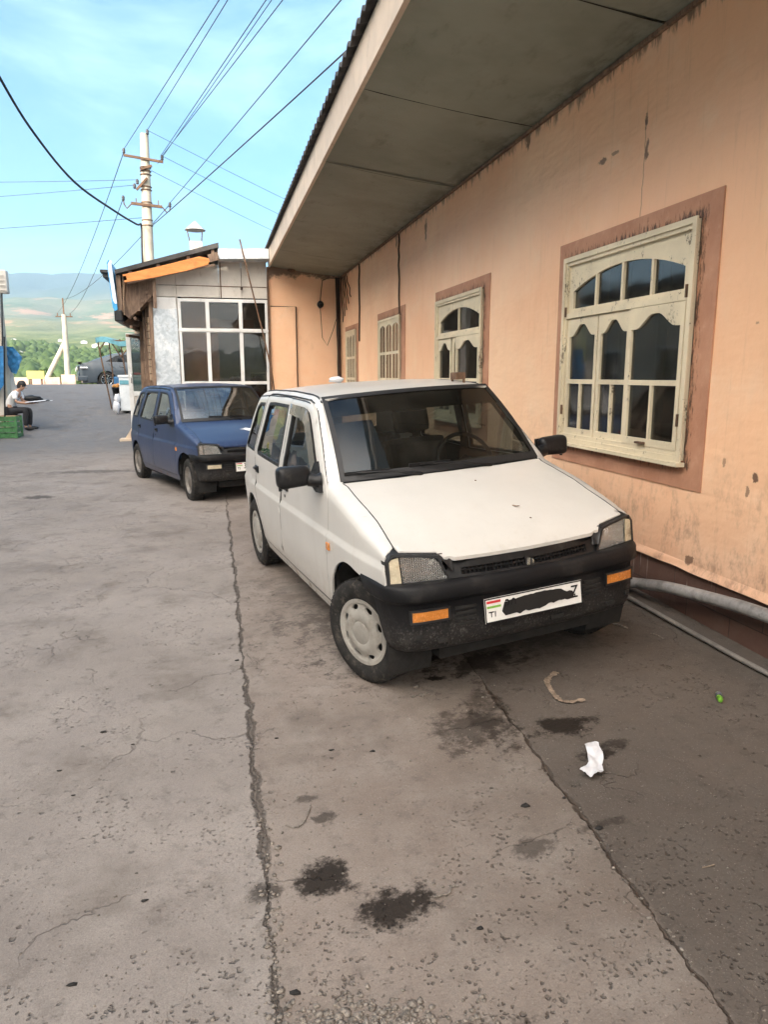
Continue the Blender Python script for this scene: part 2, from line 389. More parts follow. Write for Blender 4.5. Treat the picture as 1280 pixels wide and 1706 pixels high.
    m.principled(col, m.ramp(mid, .3, .7, .62, .85), 0, m.bump(h, .010, .9), spec=.12); return m.m

def m_hills():
    m = NT('valley_ground'); c = m.pos(); s = m.sep(c); x, y, z = s
    big = m.noise(m.scale(c, (1, .5, 1)), .004, 6, .6); mid = m.noise(m.scale(c, (1, .35, 1)), .02, 6, .65); near = m.noise(c, .12, 6, .7)
    green = m.mix(m.ramp(mid, .35, .65), (.075, .105, .035), (.20, .21, .085))
    upper = m.mix(m.ramp(big, .4, .6), (.085, .12, .06), (.17, .17, .10))
    upper = m.mix(m.ramp(z, 200, 420), upper, (.045, .075, .075))
    col = m.mix(m.ramp(z, 30, 110), green, upper)
    col = m.mix(m.M('MULTIPLY', m.ramp(m.noise(m.scale(c, (1, .3, 3)), .009, 6, .7), .55, .68), m.ramp(z, 320, 160)), col, (.36, .22, .14))
    col = m.mix(m.ramp(y, 300, 120), col, m.mix(near, (.05, .08, .025), (.15, .17, .06)))
    m.principled(col, .9, 0, m.bump(m.noise(c, .02, 6, .7), 8, .7), spec=.1); return m.m

def m_plinth():
    m = NT('plinth_tile_brown'); c = m.pos(); s = m.sep(c)
    tx = m.n('TexBrick'); m.L(m.comb(s[1], s[2], 0.0), tx.inputs[0]); tx.offset = .35; tx.inputs['Scale'].default_value = 1
    tx.inputs['Brick Width'].default_value = .36; tx.inputs['Row Height'].default_value = .185; tx.inputs['Mortar Size'].default_value = .003
    tx.inputs['Color1'].default_value = (.085, .045, .036, 1); tx.inputs['Color2'].default_value = (.105, .058, .045, 1); tx.inputs['Mortar'].default_value = (.03, .02, .018, 1)
    col = tx.outputs['Color']; f = m.noise(c, 7, 6, .7)
    col = m.mix(m.ramp(f, .4, .75, 0, .55), col, (.14, .095, .075))
    drip = m.noise(m.scale(c, (1, 16, .7)), 1.8, 3, .6)
    d = m.M('MULTIPLY', m.ramp(drip, .66, .69), m.ramp(m.M('ADD', s[2], m.M('MULTIPLY', f, .3)), .30, .42))
    col = m.mix(m.M('MULTIPLY', d, .6), col, (.45, .40, .35))
    m.principled(col, .5, 0, m.bump(m.M('ADD', tx.outputs['Fac'], m.M('MULTIPLY', f, -.5)), -.003), spec=.4); return m.m

def m_oldpaint(name, col, chip, amt=.5):
    m = NT(name); c = m.pos()
    n = m.noise(m.scale(c, (1, 1, .4)), 9, 6, .75); n2 = m.noise(c, 60, 4, .7)
    cc = m.mix(m.ramp(m.noise(c, 2.3, 4), .35, .7), tuple(v*.82 for v in col), col)
    cc = m.mix(m.M('MULTIPLY', m.ramp(n, .5, .8), .35), cc, tuple(v*.5 for v in col))
    cc = m.mix(m.M('MULTIPLY', m.ramp(m.M('ADD', m.M('MULTIPLY', n, .6), m.M('MULTIPLY', n2, .4)), .57, .62), amt), cc, chip)
    m.principled(cc, .55, 0, m.bump(n2, .003), spec=.4); return m.m

def m_wood(name, a, b, sc=(1, 1, 14), rough=.7):
    m = NT(name); c = m.scale(m.pos(), sc)
    n = m.noise(c, 3, 6, .7, 1.0); n2 = m.noise(m.pos(), 2.5, 5, .7)
    cc = m.mix(m.ramp(n, .3, .7), a, b); cc = m.mix(m.ramp(n2, .5, .75, 0, .5), cc, tuple(v*.45 for v in a))
    m.principled(cc, rough, 0, m.bump(n, .006)); return m.m

def m_surround():
    m = NT('surround_brown_paint'); c = m.pos(); s = m.sep(c); y, z = s[1], s[2]
    n = m.noise(c, 12, 6, .75); n2 = m.noise(c, 3, 5, .6); n3 = m.noise(m.scale(c, (1, 5, 1)), 9, 6, .8)
    cc = m.mix(m.ramp(n2, .3, .7), (.40, .195, .118), (.50, .265, .165)); cc = m.mix(m.ramp(n, .55, .75, 0, .4), cc, (.58, .36, .25))
    cc = m.mix(m.ramp(n3, .55, .75, 0, .35), cc, (.26, .12, .075))
    soot = None
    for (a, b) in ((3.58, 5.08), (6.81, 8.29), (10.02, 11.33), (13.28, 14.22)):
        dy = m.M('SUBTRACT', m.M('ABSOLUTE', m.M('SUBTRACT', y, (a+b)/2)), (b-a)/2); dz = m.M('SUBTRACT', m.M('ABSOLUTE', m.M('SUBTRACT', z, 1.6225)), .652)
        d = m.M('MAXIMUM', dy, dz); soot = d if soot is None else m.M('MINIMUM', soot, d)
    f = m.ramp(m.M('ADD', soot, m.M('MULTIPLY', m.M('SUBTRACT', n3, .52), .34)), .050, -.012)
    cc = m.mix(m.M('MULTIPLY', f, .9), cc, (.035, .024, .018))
    m.principled(cc, .6, 0, m.bump(n, .004), spec=.3); return m.m
def m_metal_sheet():
    m = NT('galvanised_sheet'); c = m.pos()
    v = m.vor(c, 22, out='Color'); sp = m.sep(v)[0]
    n = m.noise(m.scale(c, (2, 1, 1)), 3.4, 6, .7)
    cc = m.mix(sp, (.36, .40, .43), (.50, .54, .57)); cc = m.mix(m.ramp(n, .48, .62, 0, .7), cc, (.62, .64, .64))
    cc = m.mix(m.ramp(m.noise(c, 12, 6, .8), .58, .72, 0, .6), cc, (.20, .20, .20))
    m.principled(cc, .45, .35, m.bump(n, .004)); return m.m

def m_soffit():
    m = NT('soffit_board'); c = m.pos(); s = m.sep(c)
    n = m.noise(c, 1.3, 5, .65); n2 = m.noise(m.scale(c, (1, .4, 1)), 6, 6, .7)
    cc = m.mix(m.ramp(n, .3, .7), (.19, .206, .165), (.245, .262, .214))
    cc = m.mix(m.ramp(n2, .56, .76, 0, .4), cc, (.085, .075, .055))
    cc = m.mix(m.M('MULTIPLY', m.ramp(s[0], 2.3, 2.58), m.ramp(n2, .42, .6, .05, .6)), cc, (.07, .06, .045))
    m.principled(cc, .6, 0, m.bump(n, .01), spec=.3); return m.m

MAT = dict(
    wall=m_wall(), ground=m_ground(), hills=m_hills(), plinth=m_plinth(), soffit=m_soffit(), galv=m_metal_sheet(),
    surround=m_surround(),
    cream=m_oldpaint('old_cream_gloss', (.75, .65, .465), (.10, .075, .05), .8),
    pvc=m_oldpaint('white_pvc', (.74, .74, .72), (.3, .28, .25), .15),
    clad=m_oldpaint('white_cladding', (.60, .56, .50), (.25, .2, .16), .2),
    fascia=m_oldpaint('fascia_paint', (.62, .50, .38), (.3, .2, .13), .3),
    orange=m_wood('orange_board', (.58, .19, .045), (.70, .275, .075), (1, 1, 8)),
    brownwood=m_wood('weathered_wood', (.10, .06, .04), (.26, .17, .11), (6, 6, 1)),
    planks=m_wood('pale_planks', (.30, .20, .13), (.50, .36, .24), (1, 1, 20)),
    slate=simple('roof_sheet_dark', (.055, .05, .047), .8, var=.3, scale=5, bump=.004),
    dark=simple('dark_void', (.012, .011, .010), .9),
    room=simple('room_plaster', (.16, .13, .10), .8, var=.25, scale=2),
    curtain=simple('net_curtain', (.50, .46, .36), .9, var=.2, scale=3, sc=(1, 12, .5)),
    wire=simple('wire_black', (.02, .02, .022), .6),
    cable=simple('cable_brown', (.06, .035, .025), .7),
    conc=simple('concrete_pole', (.54, .48, .38), .85, var=.1, scale=3, bump=.004),
    steel=simple('bare_steel', (.34, .34, .33), .45, .7, var=.15),
    rust=simple('rusty_steel', (.15, .085, .05), .8, .1, var=.3, scale=9),
    porcelain=simple('insulator_glaze', (.05, .045, .05), .25),
    pipe=simple('grey_pipe', (.27, .26, .25), .6, var=.25, scale=4, bump=.002, dirt=(.06, .055, .05), dirt_amt=.8),
    hose=simple('thin_grey_pipe', (.17, .155, .14), .65, var=.2, scale=5, dirt=(.3, .27, .22), dirt_amt=.3),
    white_paint=paint('car_paint_white', (.54, .525, .495), amt=.5, low=.72),
    blue_paint=paint('car_paint_blue', (.016, .034, .092), dust=(.17, .155, .145), amt=.6, low=.7, rough=.4, coat=.25),
    plastic=plastic_dusty('bumper_plastic'),
    black=simple('black_plastic', (.010, .010, .011), .42, spec=.3, var=.25, scale=10, dirt=(.07, .065, .06), dirt_amt=.35),
    rubber=simple('tyre_rubber', (.022, .021, .020), .85, spec=.2, var=.25, scale=14, dirt=(.13, .11, .09), dirt_amt=.55),
    seal=simple('rubber_seal', (.012, .012, .013), .5),
    hub=simple('hubcap_plastic', (.34, .322, .29), .42, .25, var=.12, scale=6, dirt=(.16, .13, .10), dirt_amt=.6),
    rim=simple('steel_rim', (.22, .20, .18), .55, .4, var=.2, scale=8, dirt=(.10, .08, .06), dirt_amt=.6),
    amber=simple('amber_lens', (.55, .20, .04), .22, var=.12, scale=20, dirt=(.18, .11, .06), dirt_amt=.5, coat=.5),
    corner=simple('corner_lens', (.52, .45, .32), .22, var=.1, scale=20, coat=.6),
    chrome=simple('chrome', (.75, .75, .75), .12, 1.0, var=.05),
    seatcloth=simple('seat_cloth_blue', (.06, .11, .19), .9, var=.3, scale=12),
    seatdark=simple('seat_cloth_dark', (.045, .04, .04), .9, var=.3, scale=12),
    liner=simple('cabin_trim', (.075, .065, .055), .85, var=.2),
    plate=simple('plate_white', (.74, .73, .70), .4, var=.04, scale=20),
    plate_red=simple('plate_red', (.60, .03, .03), .45), plate_green=simple('plate_green', (.20, .42, .06), .45),
    paper=simple('tissue_white', (.60, .61, .64), .85, var=.05, scale=12),
    greenpl=simple('green_wrapper', (.16, .38, .04), .35, var=.4, scale=30),
    rag=simple('dirty_rag', (.26, .20, .15), .95, var=.3, scale=25, bump=.004),
    pebble=simple('pebbles', (.20, .175, .15), .9, var=.42, scale=70, dirt=(.05, .04, .035), dirt_amt=.8),
    tarp=simple('blue_tarp', (.035, .19, .42), .5, var=.3, scale=3, bump=.02, bscale=5),
    teal=simple('teal_awning', (.13, .34, .40), .7, var=.2, scale=3),
    sign_blue=simple('sign_blue', (.03, .30, .60), .4, var=.1),
    sign_white=simple('sign_white', (.72, .74, .76), .5, var=.08),
    yellow=simple('yellow_board', (.60, .52, .12), .6, var=.1),
    pinkwall=simple('pink_render', (.60, .42, .34), .85, var=.15, scale=.7),
    greenpaint=simple('green_crate', (.045, .16, .05), .55, var=.3, scale=8),
    skin=simple('skin', (.42, .24, .16), .55, var=.08), hair=simple('hair_black', (.018, .015, .013), .6, var=.2, scale=60),
    shirt=simple('white_shirt', (.78, .77, .76), .9, var=.05, bump=.006, bscale=14),
    trousers=simple('black_trousers', (.020, .020, .024), .9, var=.2, bump=.006, bscale=14),
    fridge=simple('freezer_enamel', (.66, .69, .70), .35, var=.05, scale=2),
    fruit=simple('fruit_skin', (.62, .28, .06), .5, var=.35, scale=9),
    sedan=paint('car_paint_graphite', (.045, .060, .075), dust=(.10, .095, .09), amt=.2, low=.4, rough=.35, coat=.3),
    trunk=simple('bark', (.12, .09, .06), .9, var=.3, scale=3, bump=.02, bscale=8),
    yardwall=simple('cream_render', (.66, .58, .44), .9, var=.1, scale=.8, bump=.006),
    redtape=simple('red_mirror', (.62, .03, .05), .35), houses=simple('house_render', (.70, .66, .60), .85, var=.15, scale=.2),
    houseroof=simple('house_roof', (.40, .40, .41), .7, var=.2, scale=.3),
    lamp_bowl=simple('reflector', (.62, .62, .62), .18, .9, var=.1),
    gash=simple('black_marker', (.010, .010, .010), .5),
    glass_ws=glass_mat('windscreen_glass', (.36, .40, .40), base=.05, dust=.02),
    glass_side=glass_mat('side_glass', (.34, .37, .36), base=.09, dust=.02, power=5), glass_dark=simple('dark_car_glass', (.006, .008, .010), .25, var=.1, spec=.25),
    glass_ws_sky=glass_mat('windscreen_glass_sky', (.5, .55, .55), base=.20, dust=.05, power=3), glass_side_sky=glass_mat('side_glass_sky', (.4, .45, .45), base=.25, dust=.06, power=3), glass_shop=glass_mat('shop_pane', (.60, .56, .50), base=.035, dust=.02, power=4),
    pipe_light=simple('zinc_sheet', (.48, .48, .46), .6, var=.15), flue=simple('flue_render', (.52, .50, .46), .8, var=.3, scale=6),
    glass_band=glass_mat('sun_strip_film', (.035, .04, .05), base=.03),
    glass_pane=glass_mat('window_pane', (.34, .34, .32), base=.07, dust=.04, rough=.05, power=6),
    visor=glass_mat('smoked_visor', (.30, .26, .22), base=.15, dust=.35, rough=.2),
)
def m_lens():
    m = NT('ribbed_lamp_glass'); c = m.coord(); s = m.sep(c)
    w = m.n('TexWave', wave_type='BANDS', bands_direction='Y'); m.L(c, w.inputs[0]); w.inputs['Scale'].default_value = 32; w.inputs['Distortion'].default_value = 1.5
    b = m.bump(w.outputs['Fac'], .006)
    gl = m.n('BsdfGlossy'); gl.inputs[0].default_value = (.9, .9, .88, 1); gl.inputs['Roughness'].default_value = .10; m.L(b, gl.inputs['Normal'])
    tr = m.n('BsdfTransparent'); tr.inputs[0].default_value = (.72, .72, .70, 1)
    df = m.n('BsdfDiffuse'); df.inputs[0].default_value = (.72, .71, .69, 1); m.L(b, df.inputs['Normal'])
    a = m.n('MixShader'); a.inputs[0].default_value = .30; m.L(tr.outputs[0], a.inputs[1]); m.L(df.outputs[0], a.inputs[2])
    q = m.n('MixShader'); q.inputs[0].default_value = .38; m.L(a.outputs[0], q.inputs[1]); m.L(gl.outputs[0], q.inputs[2]); m.L(q.outputs[0], m.out.inputs[0])
    return m.m
MAT['lens'] = m_lens()
def m_leaf(name, a, b):
    m = NT(name); c = m.pos(); n = m.noise(c, .9, 4, .6)
    oi = m.n('NewGeometry').outputs['Random Per Island']
    cc = m.mix(m.M('ADD', m.M('MULTIPLY', n, .6), m.M('MULTIPLY', oi, .4)), a, b)
    m.principled(cc, .7, 0, spec=.2); return m.m
MAT['leaf'] = m_leaf('leaves_green', (.045, .085, .018), (.17, .21, .05))
MAT['leaf2'] = m_leaf('leaves_dark', (.03, .06, .018), (.09, .13, .035))
# ================================================================== SETTING
def worldm(o):
    m = o.matrix_basis.copy(); p = o.parent
    while p: m = p.matrix_basis @ m; p = p.parent
    return m
def part(mb, name, mat, parent, label=None, world=True):
    if world:
        iv = worldm(parent).inverted(); mb.v = [tuple(iv @ V(v)) for v in mb.v]
    o = mb.build(name, mat, parent)
    if label: o['label'] = label
    return o
def lone(mb, name, mat, label, cat, group=None):
    o = mb.build(name, mat); recenter(o); return tag(o, label, cat, group)

def rise(y):
    if y < 30.5: return 1.17*smooth((y-17)/13.5) if y > 17 else 0
    if y < 37: return 1.17-.14*smooth((y-30.5)/4)
    return 1.03-7.5*smooth((y-37)/26)
def gz(x, y):
    a = .063*(clamp(x, 0, 3)*(1-.5*smooth((y-7)/4))-1.332) + .021*(clamp(y, .3, 5.6)-3.405)
    return a + rise(y) - (.012*mnoise.noise(V((x*.8, y*.8, 3)))+.003*mnoise.noise(V((x*5, y*5, 1))) if x < 2.4 else 0)
def axis(a, b, lo, hi, fine, grow):
    o = []; t = a
    while t < b: o.append(t); t += fine
    s = fine; u = b
    while u < hi: o.append(u); s *= grow; u += s
    o.append(hi); s = fine; u = a-fine
    while u > lo: o.insert(0, u); s *= grow; u -= s
    o.insert(0, lo); return o
xs = axis(-2.5, 2.7, -60, 60, .07, 1.13); ys = axis(.8, 12, -40, 64, .08, 1.045)
g = MB(); vs = [(x, y, gz(x, y)) for x in xs for y in ys]; ny = len(ys)
g.add(vs, [(i*ny+j, (i+1)*ny+j, (i+1)*ny+j+1, i*ny+j+1) for i in range(len(xs)-1) for j in range(ny-1)], True)
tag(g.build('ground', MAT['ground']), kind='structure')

def hz(x, y):
    d = math.hypot(x, y)
    n = mnoise.fractal(V((x/420, y/420, 0)), 1, 2, 5); r = mnoise.ridged_multi_fractal(V((x/900+3, y/900, .4)), 1, 2, 5, 1, 2)
    base = interp(d, [50, 120, 250, 420, 700, 1000, 1500, 2200, 3200, 4300, 5200, 6500], [-7, -9, -4, 6, 26, 50, 100, 160, 330, 610, 560, 200])
    k = interp(d, [50, 300, 1000, 3000, 4300, 6000], [.2, 2, 12, 40, 50, 60])
    base += n*k + (r-1)*interp(d, [1500, 2600, 4300], [0, 20, 45])
    a = math.degrees(math.atan2(x, y))     # the ridge dips towards the left edge of the view
    base *= 1-(.10+.10*smooth((-a-9)/5))*smooth((d-2300)/1000)+.015*math.sin(a*.9+1)
    return base if y > 0 else base*.3-6
h = MB(); rr = []; d = 50
while d < 6500: rr.append(d); d *= 1.035
aa = []
a = -180
while a < 180: aa.append(a); a += (.4 if -32 < a < 28 else 6)
vs = []
for a in aa:
    for d in rr: x, y = d*math.sin(R(a)), d*math.cos(R(a)); vs.append((x, y, hz(x, y)))
nr = len(rr); na = len(aa)
h.add(vs, [(i*nr+j, i*nr+j+1, ((i+1) % na)*nr+j+1, ((i+1) % na)*nr+j) for i in range(na) for j in range(nr-1)], True)
tag(h.build('hills', MAT['hills']), kind='structure')

# ---------------------------------------------------------------- long peach building
XW, Y0, Y1 = 2.6, -7.0, 14.89
B = empty('building', (XW, 4, .05), 'long peach plastered building with brown-framed windows and a deep soffit', 'building')
WIN = [(3.41, 5.22, .81, 2.40, 3.58, 5.08), (6.65, 8.39, .81, 2.40, 6.81, 8.29), (9.79, 11.50, .81, 2.40, 10.02, 11.33), (13.12, 14.40, .81, 2.38, 13.28, 14.22), (.10, 1.95, .81, 2.40, .28, 1.78), (-3.4, -1.6, .81, 2.40, -3.22, -1.78)]
IZ0, IZ1 = .97, 2.275
rect = lambda a, b, c, d: [(a, c), (b, c), (b, d), (a, d)]
w = MB(); w.panel(rect(Y0, Y1, .365, 3.60), [rect(q[4]-.0, q[5]+.0, IZ0, IZ1) for q in WIN], lambda u, v: (XW+.004*mnoise.noise(V((u*1.3, v*1.3, 0))), u, v), step=.25, thick=(.34, 0, 0), flip=True)
w.box((XW+.34, Y0, .0), (9, Y0+.2, 3.5)); w.box((XW+.34, Y1-.2, 0), (9, Y1+.14, 3.5)); w.box((9, Y0, 0), (9.3, Y1+.14, 3.5))
part(w, 'wall', MAT['wall'], B)
w = MB(); w.box((XW+.012, Y0, -.2), (XW+.3, Y1, .363)); part(w, 'plinth', MAT['plinth'], B)
w = MB(); w.grid(lambda u, v: (XW-.004-.016*(1-v)+.006*mnoise.noise(V((u*60, v*4, 7))), Y0+(Y1-.02-Y0)*u, .352+.045*v+.008*mnoise.noise(V((u*90, 3, 1)))*(1-v)), 400, 3, flip=True); part(w, 'plaster_lip', MAT['wall'], B)
w = MB(); w.box((XW+.36, Y0+.2, .02), (8.9, Y1-.2, .06)); w.box((5.2, Y0+.2, .1), (5.25, Y1-.2, 3.4)); w.box((XW+.36, Y0+.2, 3.3), (8.9, Y1-.2, 3.34)); part(w, 'room', MAT['room'], B)
# soffit boards
sj = [-6.9, -4.9, -2.9, -.9, 1.1, 2.2, 4.0, 5.75, 7.65, 10.5, 12.9, 14.87]
for i in range(len(sj)-1):
    a, b = sj[i]+.009, sj[i+1]-.009
    w = MB(); sag = random.uniform(-.02, .02)
    w.grid(lambda u, v: (1.19+u*1.41, a+(b-a)*v+.012*u, 3.56-.16*u+sag*math.sin(math.pi*u)*(1 if v > .9 else .2)+.010*math.sin(math.pi*v)), 8, 6, flip=False)
    w.grid(lambda u, v: (1.19+u*1.41, a+(b-a)*v+.012*u, 3.60-.16*u), 2, 2, flip=True)
    part(w, 'soffit_panel', MAT['soffit'], B)
    if i:
        jw = MB(); jw.grid(lambda u, v: (1.20+u*1.38, sj[i]+.012*mnoise.noise(V((u*3, i, 0)))+(.004+.010*abs(mnoise.noise(V((u*5, i, 4)))))*(2*v-1)+.012*u, 3.5565-.16*u-.012*(1-(2*u-1)**2)*(i % 3)), 24, 1); part(jw, 'soffit_joint', MAT['dark'], B)
w = MB(); w.box((1.2, Y0, 3.625), (2.6, Y1-.02, 3.64)); part(w, 'soffit_void', MAT['dark'], B)
w = MB(); w.box((2.572, Y0, 3.375), (2.598, Y1-.02, 3.398)); part(w, 'soffit_batten', MAT['brownwood'], B)
w = MB(); 
for i in range(6):
    a = Y0+i*3.65; w.box((1.150, a+.004, 3.535+.004*(i % 2)), (1.186, a+3.646, 3.835))
part(w, 'fascia', MAT['fascia'], B)
w = MB(); pts = []
def roofz(y): return 3.875+.022*math.sin(y*2*math.pi/.18)
w.grid(lambda u, v: (1.09+u*4.2, Y0-.1+(Y1+.2-Y0)*v, roofz(Y0+(Y1-Y0)*v)+u*1.2), 2, 500)
w.grid(lambda u, v: (1.09+u*4.2, Y0-.1+(Y1+.2-Y0)*v, roofz(Y0+(Y1-Y0)*v)+u*1.2-.03), 2, 500, flip=True)
w.grid(lambda u, v: (1.09, Y0-.1+(Y1+.2-Y0)*v, roofz(Y0+(Y1-Y0)*v)-.03*u), 1, 500)
w.grid(lambda u, v: (5.29+u*4.2, Y0-.1+(Y1+.2-Y0)*v, 5.075-u*1.2), 2, 4)
part(w, 'roof', MAT['slate'], B)

def sash(mb, gl, y0, y1, z0, z1, arch=True, bars=((.45, True),), x=XW-.012, fr=.042):
    a, b, c, d = y0+fr, y1-fr, z0+fr*1.3, z1-fr
    zm = z0+(z1-z0)*.46; holes = []
    def top(lo):
        n = 22; pts = [(a, lo), (b, lo)]
        for i in range(n+1):
            t = i/n; yy = b+(a-b)*t; k = abs(2*t-1)
            zz = d-.012-.082*smooth((k-.10)/.72)
            pts.append((yy, zz))
        return pts
    holes.append(top(zm+.016)); m = (a+b)/2
    holes += [rect(a, m-.011, c, zm-.016), rect(m+.011, b, c, zm-.016)]
    mb.panel(rect(y0, y1, z0, z1), holes, lambda u, v: (x, u, v), step=.5, dens=.06, thick=(.04, 0, 0), flip=True, nogrid=True, sm=False)
    gl.box((x+.016, a-.01, c-.01), (x+.020, b+.01, d+.005))

def window(q, kind, label=None):
    a, b = q[4], q[5]; s = MB()
    s.panel(rect(q[0], q[1], q[2], q[3]), [rect(a-.004, b+.004, IZ0-.004, IZ1+.004)], lambda u, v: (XW-.008, u, v), step=.3, thick=(.02, 0, 0), flip=True)
    su = part(s, 'window_surround', MAT['surround'], B)
    f = MB(); x = XW-.030
    f.panel(rect(a, b, IZ0, IZ1), [rect(a+.042, b-.042, IZ0+.05, IZ1-.046)], lambda u, v: (x, u, v), step=.3, thick=(.09, 0, 0), flip=True, sm=False)
    f.panel(rect(a-.012, b+.012, IZ0-.012, IZ1+.012), [rect(a+.02, b-.02, IZ0+.022, IZ1-.022)], lambda u, v: (x-.012, u, v), step=.3, thick=(.012, 0, 0), flip=True, sm=False)
    f.box((x-.035, a-.02, IZ0-.035), (x+.02, b+.02, IZ0-.012))
    win = part(f, 'window', MAT['cream'], B, label)
    a2, b2, c2, d2 = a+.042, b-.042, IZ0+.05, IZ1-.046
    gl = MB(); sh = MB()
    if kind in (1, 2):
        tz = d2-.335; fr = MB(); n = 20
        fr.box((XW-.03, a2, tz-.036), (XW+.03, b2, tz))
        ar = lambda t: tz+.13+.135*(1-abs(2*t-1)**2.0)
        k = 4 if kind == 1 else 2; holes = []
        for i in range(k):
            u0, u1 = .035+.93*i/k+.008, .035+.93*(i+1)/k-.008
            pts = [(a2+(b2-a2)*u0, tz+.03), (a2+(b2-a2)*u1, tz+.03)]+[(a2+(b2-a2)*(u1+(u0-u1)*j/8), ar(u1+(u0-u1)*j/8)) for j in range(9)]
            holes.append(pts)
        fr.panel(rect(a2, b2, tz+.002, d2), holes, lambda u, v: (XW-.010, u, v), step=.5, dens=.05, thick=(.035, 0, 0), flip=True, nogrid=True, sm=False)
        gl.box((XW+.008, a2, tz), (XW+.012, b2, d2)); part(fr, 'transom_light', MAT['cream'], win)
        W = b2-a2
        cuts = [(0, .40), (.405, .685), (.69, 1.0)] if kind == 1 else [(0, .50), (.505, .62), (.66, 1.0)]
        for i, (u0, u1) in enumerate(cuts):
            m_ = MB(); sash(m_, gl, a2+W*u0+.003, a2+W*u1-.004, c2, tz-.040, fr=.034, x=XW-(.034 if i == 0 else .014))
            part(m_, 'sash', MAT['cream'], win)
    else:
        W = b2-a2
        for i in range(3):
            m_ = MB(); y0, y1 = a2+W*i/3, a2+W*(i+1)/3-.004; fr_ = .032; x = XW-.026
            zz = [c2, c2+(d2-c2)*.30, c2+(d2-c2)*.62, d2]; holes = []
            for r_ in range(3):
                for e in range(2):
                    p, q_ = (y0+fr_, (y0+y1)/2-.009) if e == 0 else ((y0+y1)/2+.009, y1-fr_)
                    lo, hi = zz[r_]+.03, zz[r_+1]-.012
                    if r_ == 2: holes.append([(p, lo), (q_, lo)]+[(q_+(p-q_)*j/6, hi-.02-.05*abs((q_+(p-q_)*j/6-(y0+y1)/2)/((y1-y0)/2-fr_))**2) for j in range(7)])
                    else: holes.append(rect(p, q_, lo, hi))
            m_.panel(rect(y0, y1, c2, d2), holes, lambda u, v: (x, u, v), step=.5, dens=.08, thick=(.006, 0, 0), flip=True, nogrid=True, sm=False)
            gl.box((x+.007, y0+.01, c2+.01), (x+.010, y1-.01, d2-.01)); part(m_, 'sash', MAT['cream'], win)
    part(gl, 'pane', MAT['glass_pane'], win)
    cu = MB()
    for (u0, u1) in (((0, .10), (.36, .44), (.66, .74)) if kind < 3 else ((.45, .5),)):
        cu.grid(lambda u, v: (XW+.20+.02*math.sin(u*(u1-u0)*90), a+(b-a)*(u0+(u1-u0)*u), IZ0+(IZ1-IZ0)*v), 24, 2)
    part(cu, 'curtain', MAT['curtain'], win)
    if kind == 1:
        part(MB().box((XW-.062, a2+.30, c2+.012), (XW-.034, a2+.38, c2+.026), bev=.004), 'window_latch', MAT['rust'], win)
        for zz in (c2+.14, c2+.85):
            part(MB().box((XW-.042, a2-.006, zz), (XW-.03, a2+.006, zz+.07)), 'hinge', MAT['rust'], win); part(MB().box((XW-.042, b2-.006, zz), (XW-.03, b2+.006, zz+.07)), 'hinge', MAT['rust'], win)
for q, k in zip(WIN, (1, 2, 3, 3, 1, 1)): window(q, k)

# cables and fittings on the wall
def cab(name, pts, r, mat, label, cat, group=None, n=6): return lone(MB().tube(pts, r, n), name, MAT[mat], label, cat, group)
def rough(p0, p1, k=8, amp=.02):
    p0, p1 = V(p0), V(p1); return [p0.lerp(p1, i/k)+V((0, random.uniform(-amp, amp), random.uniform(-amp, amp)*.3)) if 0 < i < k else p0.lerp(p1, i/k) for i in range(k+1)]
cab('wall_cable', rough((2.585, 10.12, 3.37), (2.585, 10.10, 2.55), 8, .025)+[V((2.583, 10.06, 2.30))], .012, 'cable', 'brown cable running down the peach wall above the third window', 'cable')
cab('wall_cable', rough((2.585, 12.93, 3.39), (2.585, 12.96, 2.05), 9, .03), .014, 'cable', 'dark cable down the wall between third and fourth windows', 'cable')
cc = MB()
for k in range(5): cc.tube(rough((2.56-.02*k, 14.85-.012*k, 3.38), (2.57-.012*k, 14.84-.01*k, .4), 14, .03), .013, 6)
for k in range(5): cc.tube(rough((2.585, 14.75-.14*k, 3.36), (2.585, 14.62-.22*k, 2.5+.1*k), 6, .07), .009, 5)
lone(cc, 'cable_bundle', MAT['cable'], 'tangle of dark cables in the corner where the two peach walls meet', 'cables')

# end wall facing the camera
E_ = empty('end_wall', (1.9, 14.89, .05), 'short peach wall joining the long building to the white-framed shop front', 'wall')
w = MB(); w.panel(rect(1.155, 2.6, -.1, 3.56), [], lambda u, v: (u, 14.89, v), step=.2, thick=(0, .14, 0)); part(w, 'plaster', MAT['wall'], E_)
w = MB(); w.box((1.165, 14.855, .3), (1.665, 14.888, 2.79), bev=.006); part(w, 'boarded_panel', MAT['wall'], E_)
w = MB(); w.tube([(1.17, 14.85, 2.80), (1.675, 14.85, 2.80), (1.68, 14.85, .3)], .010, 5); part(w, 'panel_edge', MAT['cable'], E_)
w = MB(); w.box((1.118, 14.80, -.1), (1.15, 14.93, 3.54)); part(w, 'timber_post', MAT['rust'], E_)
L_ = empty('wall_lamp', (2.165, 14.87, 2.85), 'small round dark lamp on the short peach wall with a looping cable', 'lamp')
part(MB().ico((2.165, 14.82, 2.85), .07, 2, (1, .8, 1)).box((2.14, 14.84, 2.78), (2.19, 14.885, 2.92)), 'lamp_body', MAT['black'], L_)
part(MB().tube([(2.165, 14.86, 2.88), (2.19, 14.86, 3.1), (2.22, 14.86, 3.32), (2.34, 14.86, 3.37), (2.5, 14.86, 3.37)], .009, 5).tube([(2.165, 14.86, 2.8), (2.2, 14.86, 2.2), (2.3, 14.86, 2.05), (2.42, 14.86, 2.35), (2.5, 14.86, 2.6)], .006, 5), 'lamp_cable', MAT['cable'], L_)
lone(MB().ico((1.6, 14.8, 3.50), .075, 1, (1.2, 1, .7), .4), 'junction_box', MAT['rust'], 'small brown box fixed under the soffit at the end wall', 'junction box')

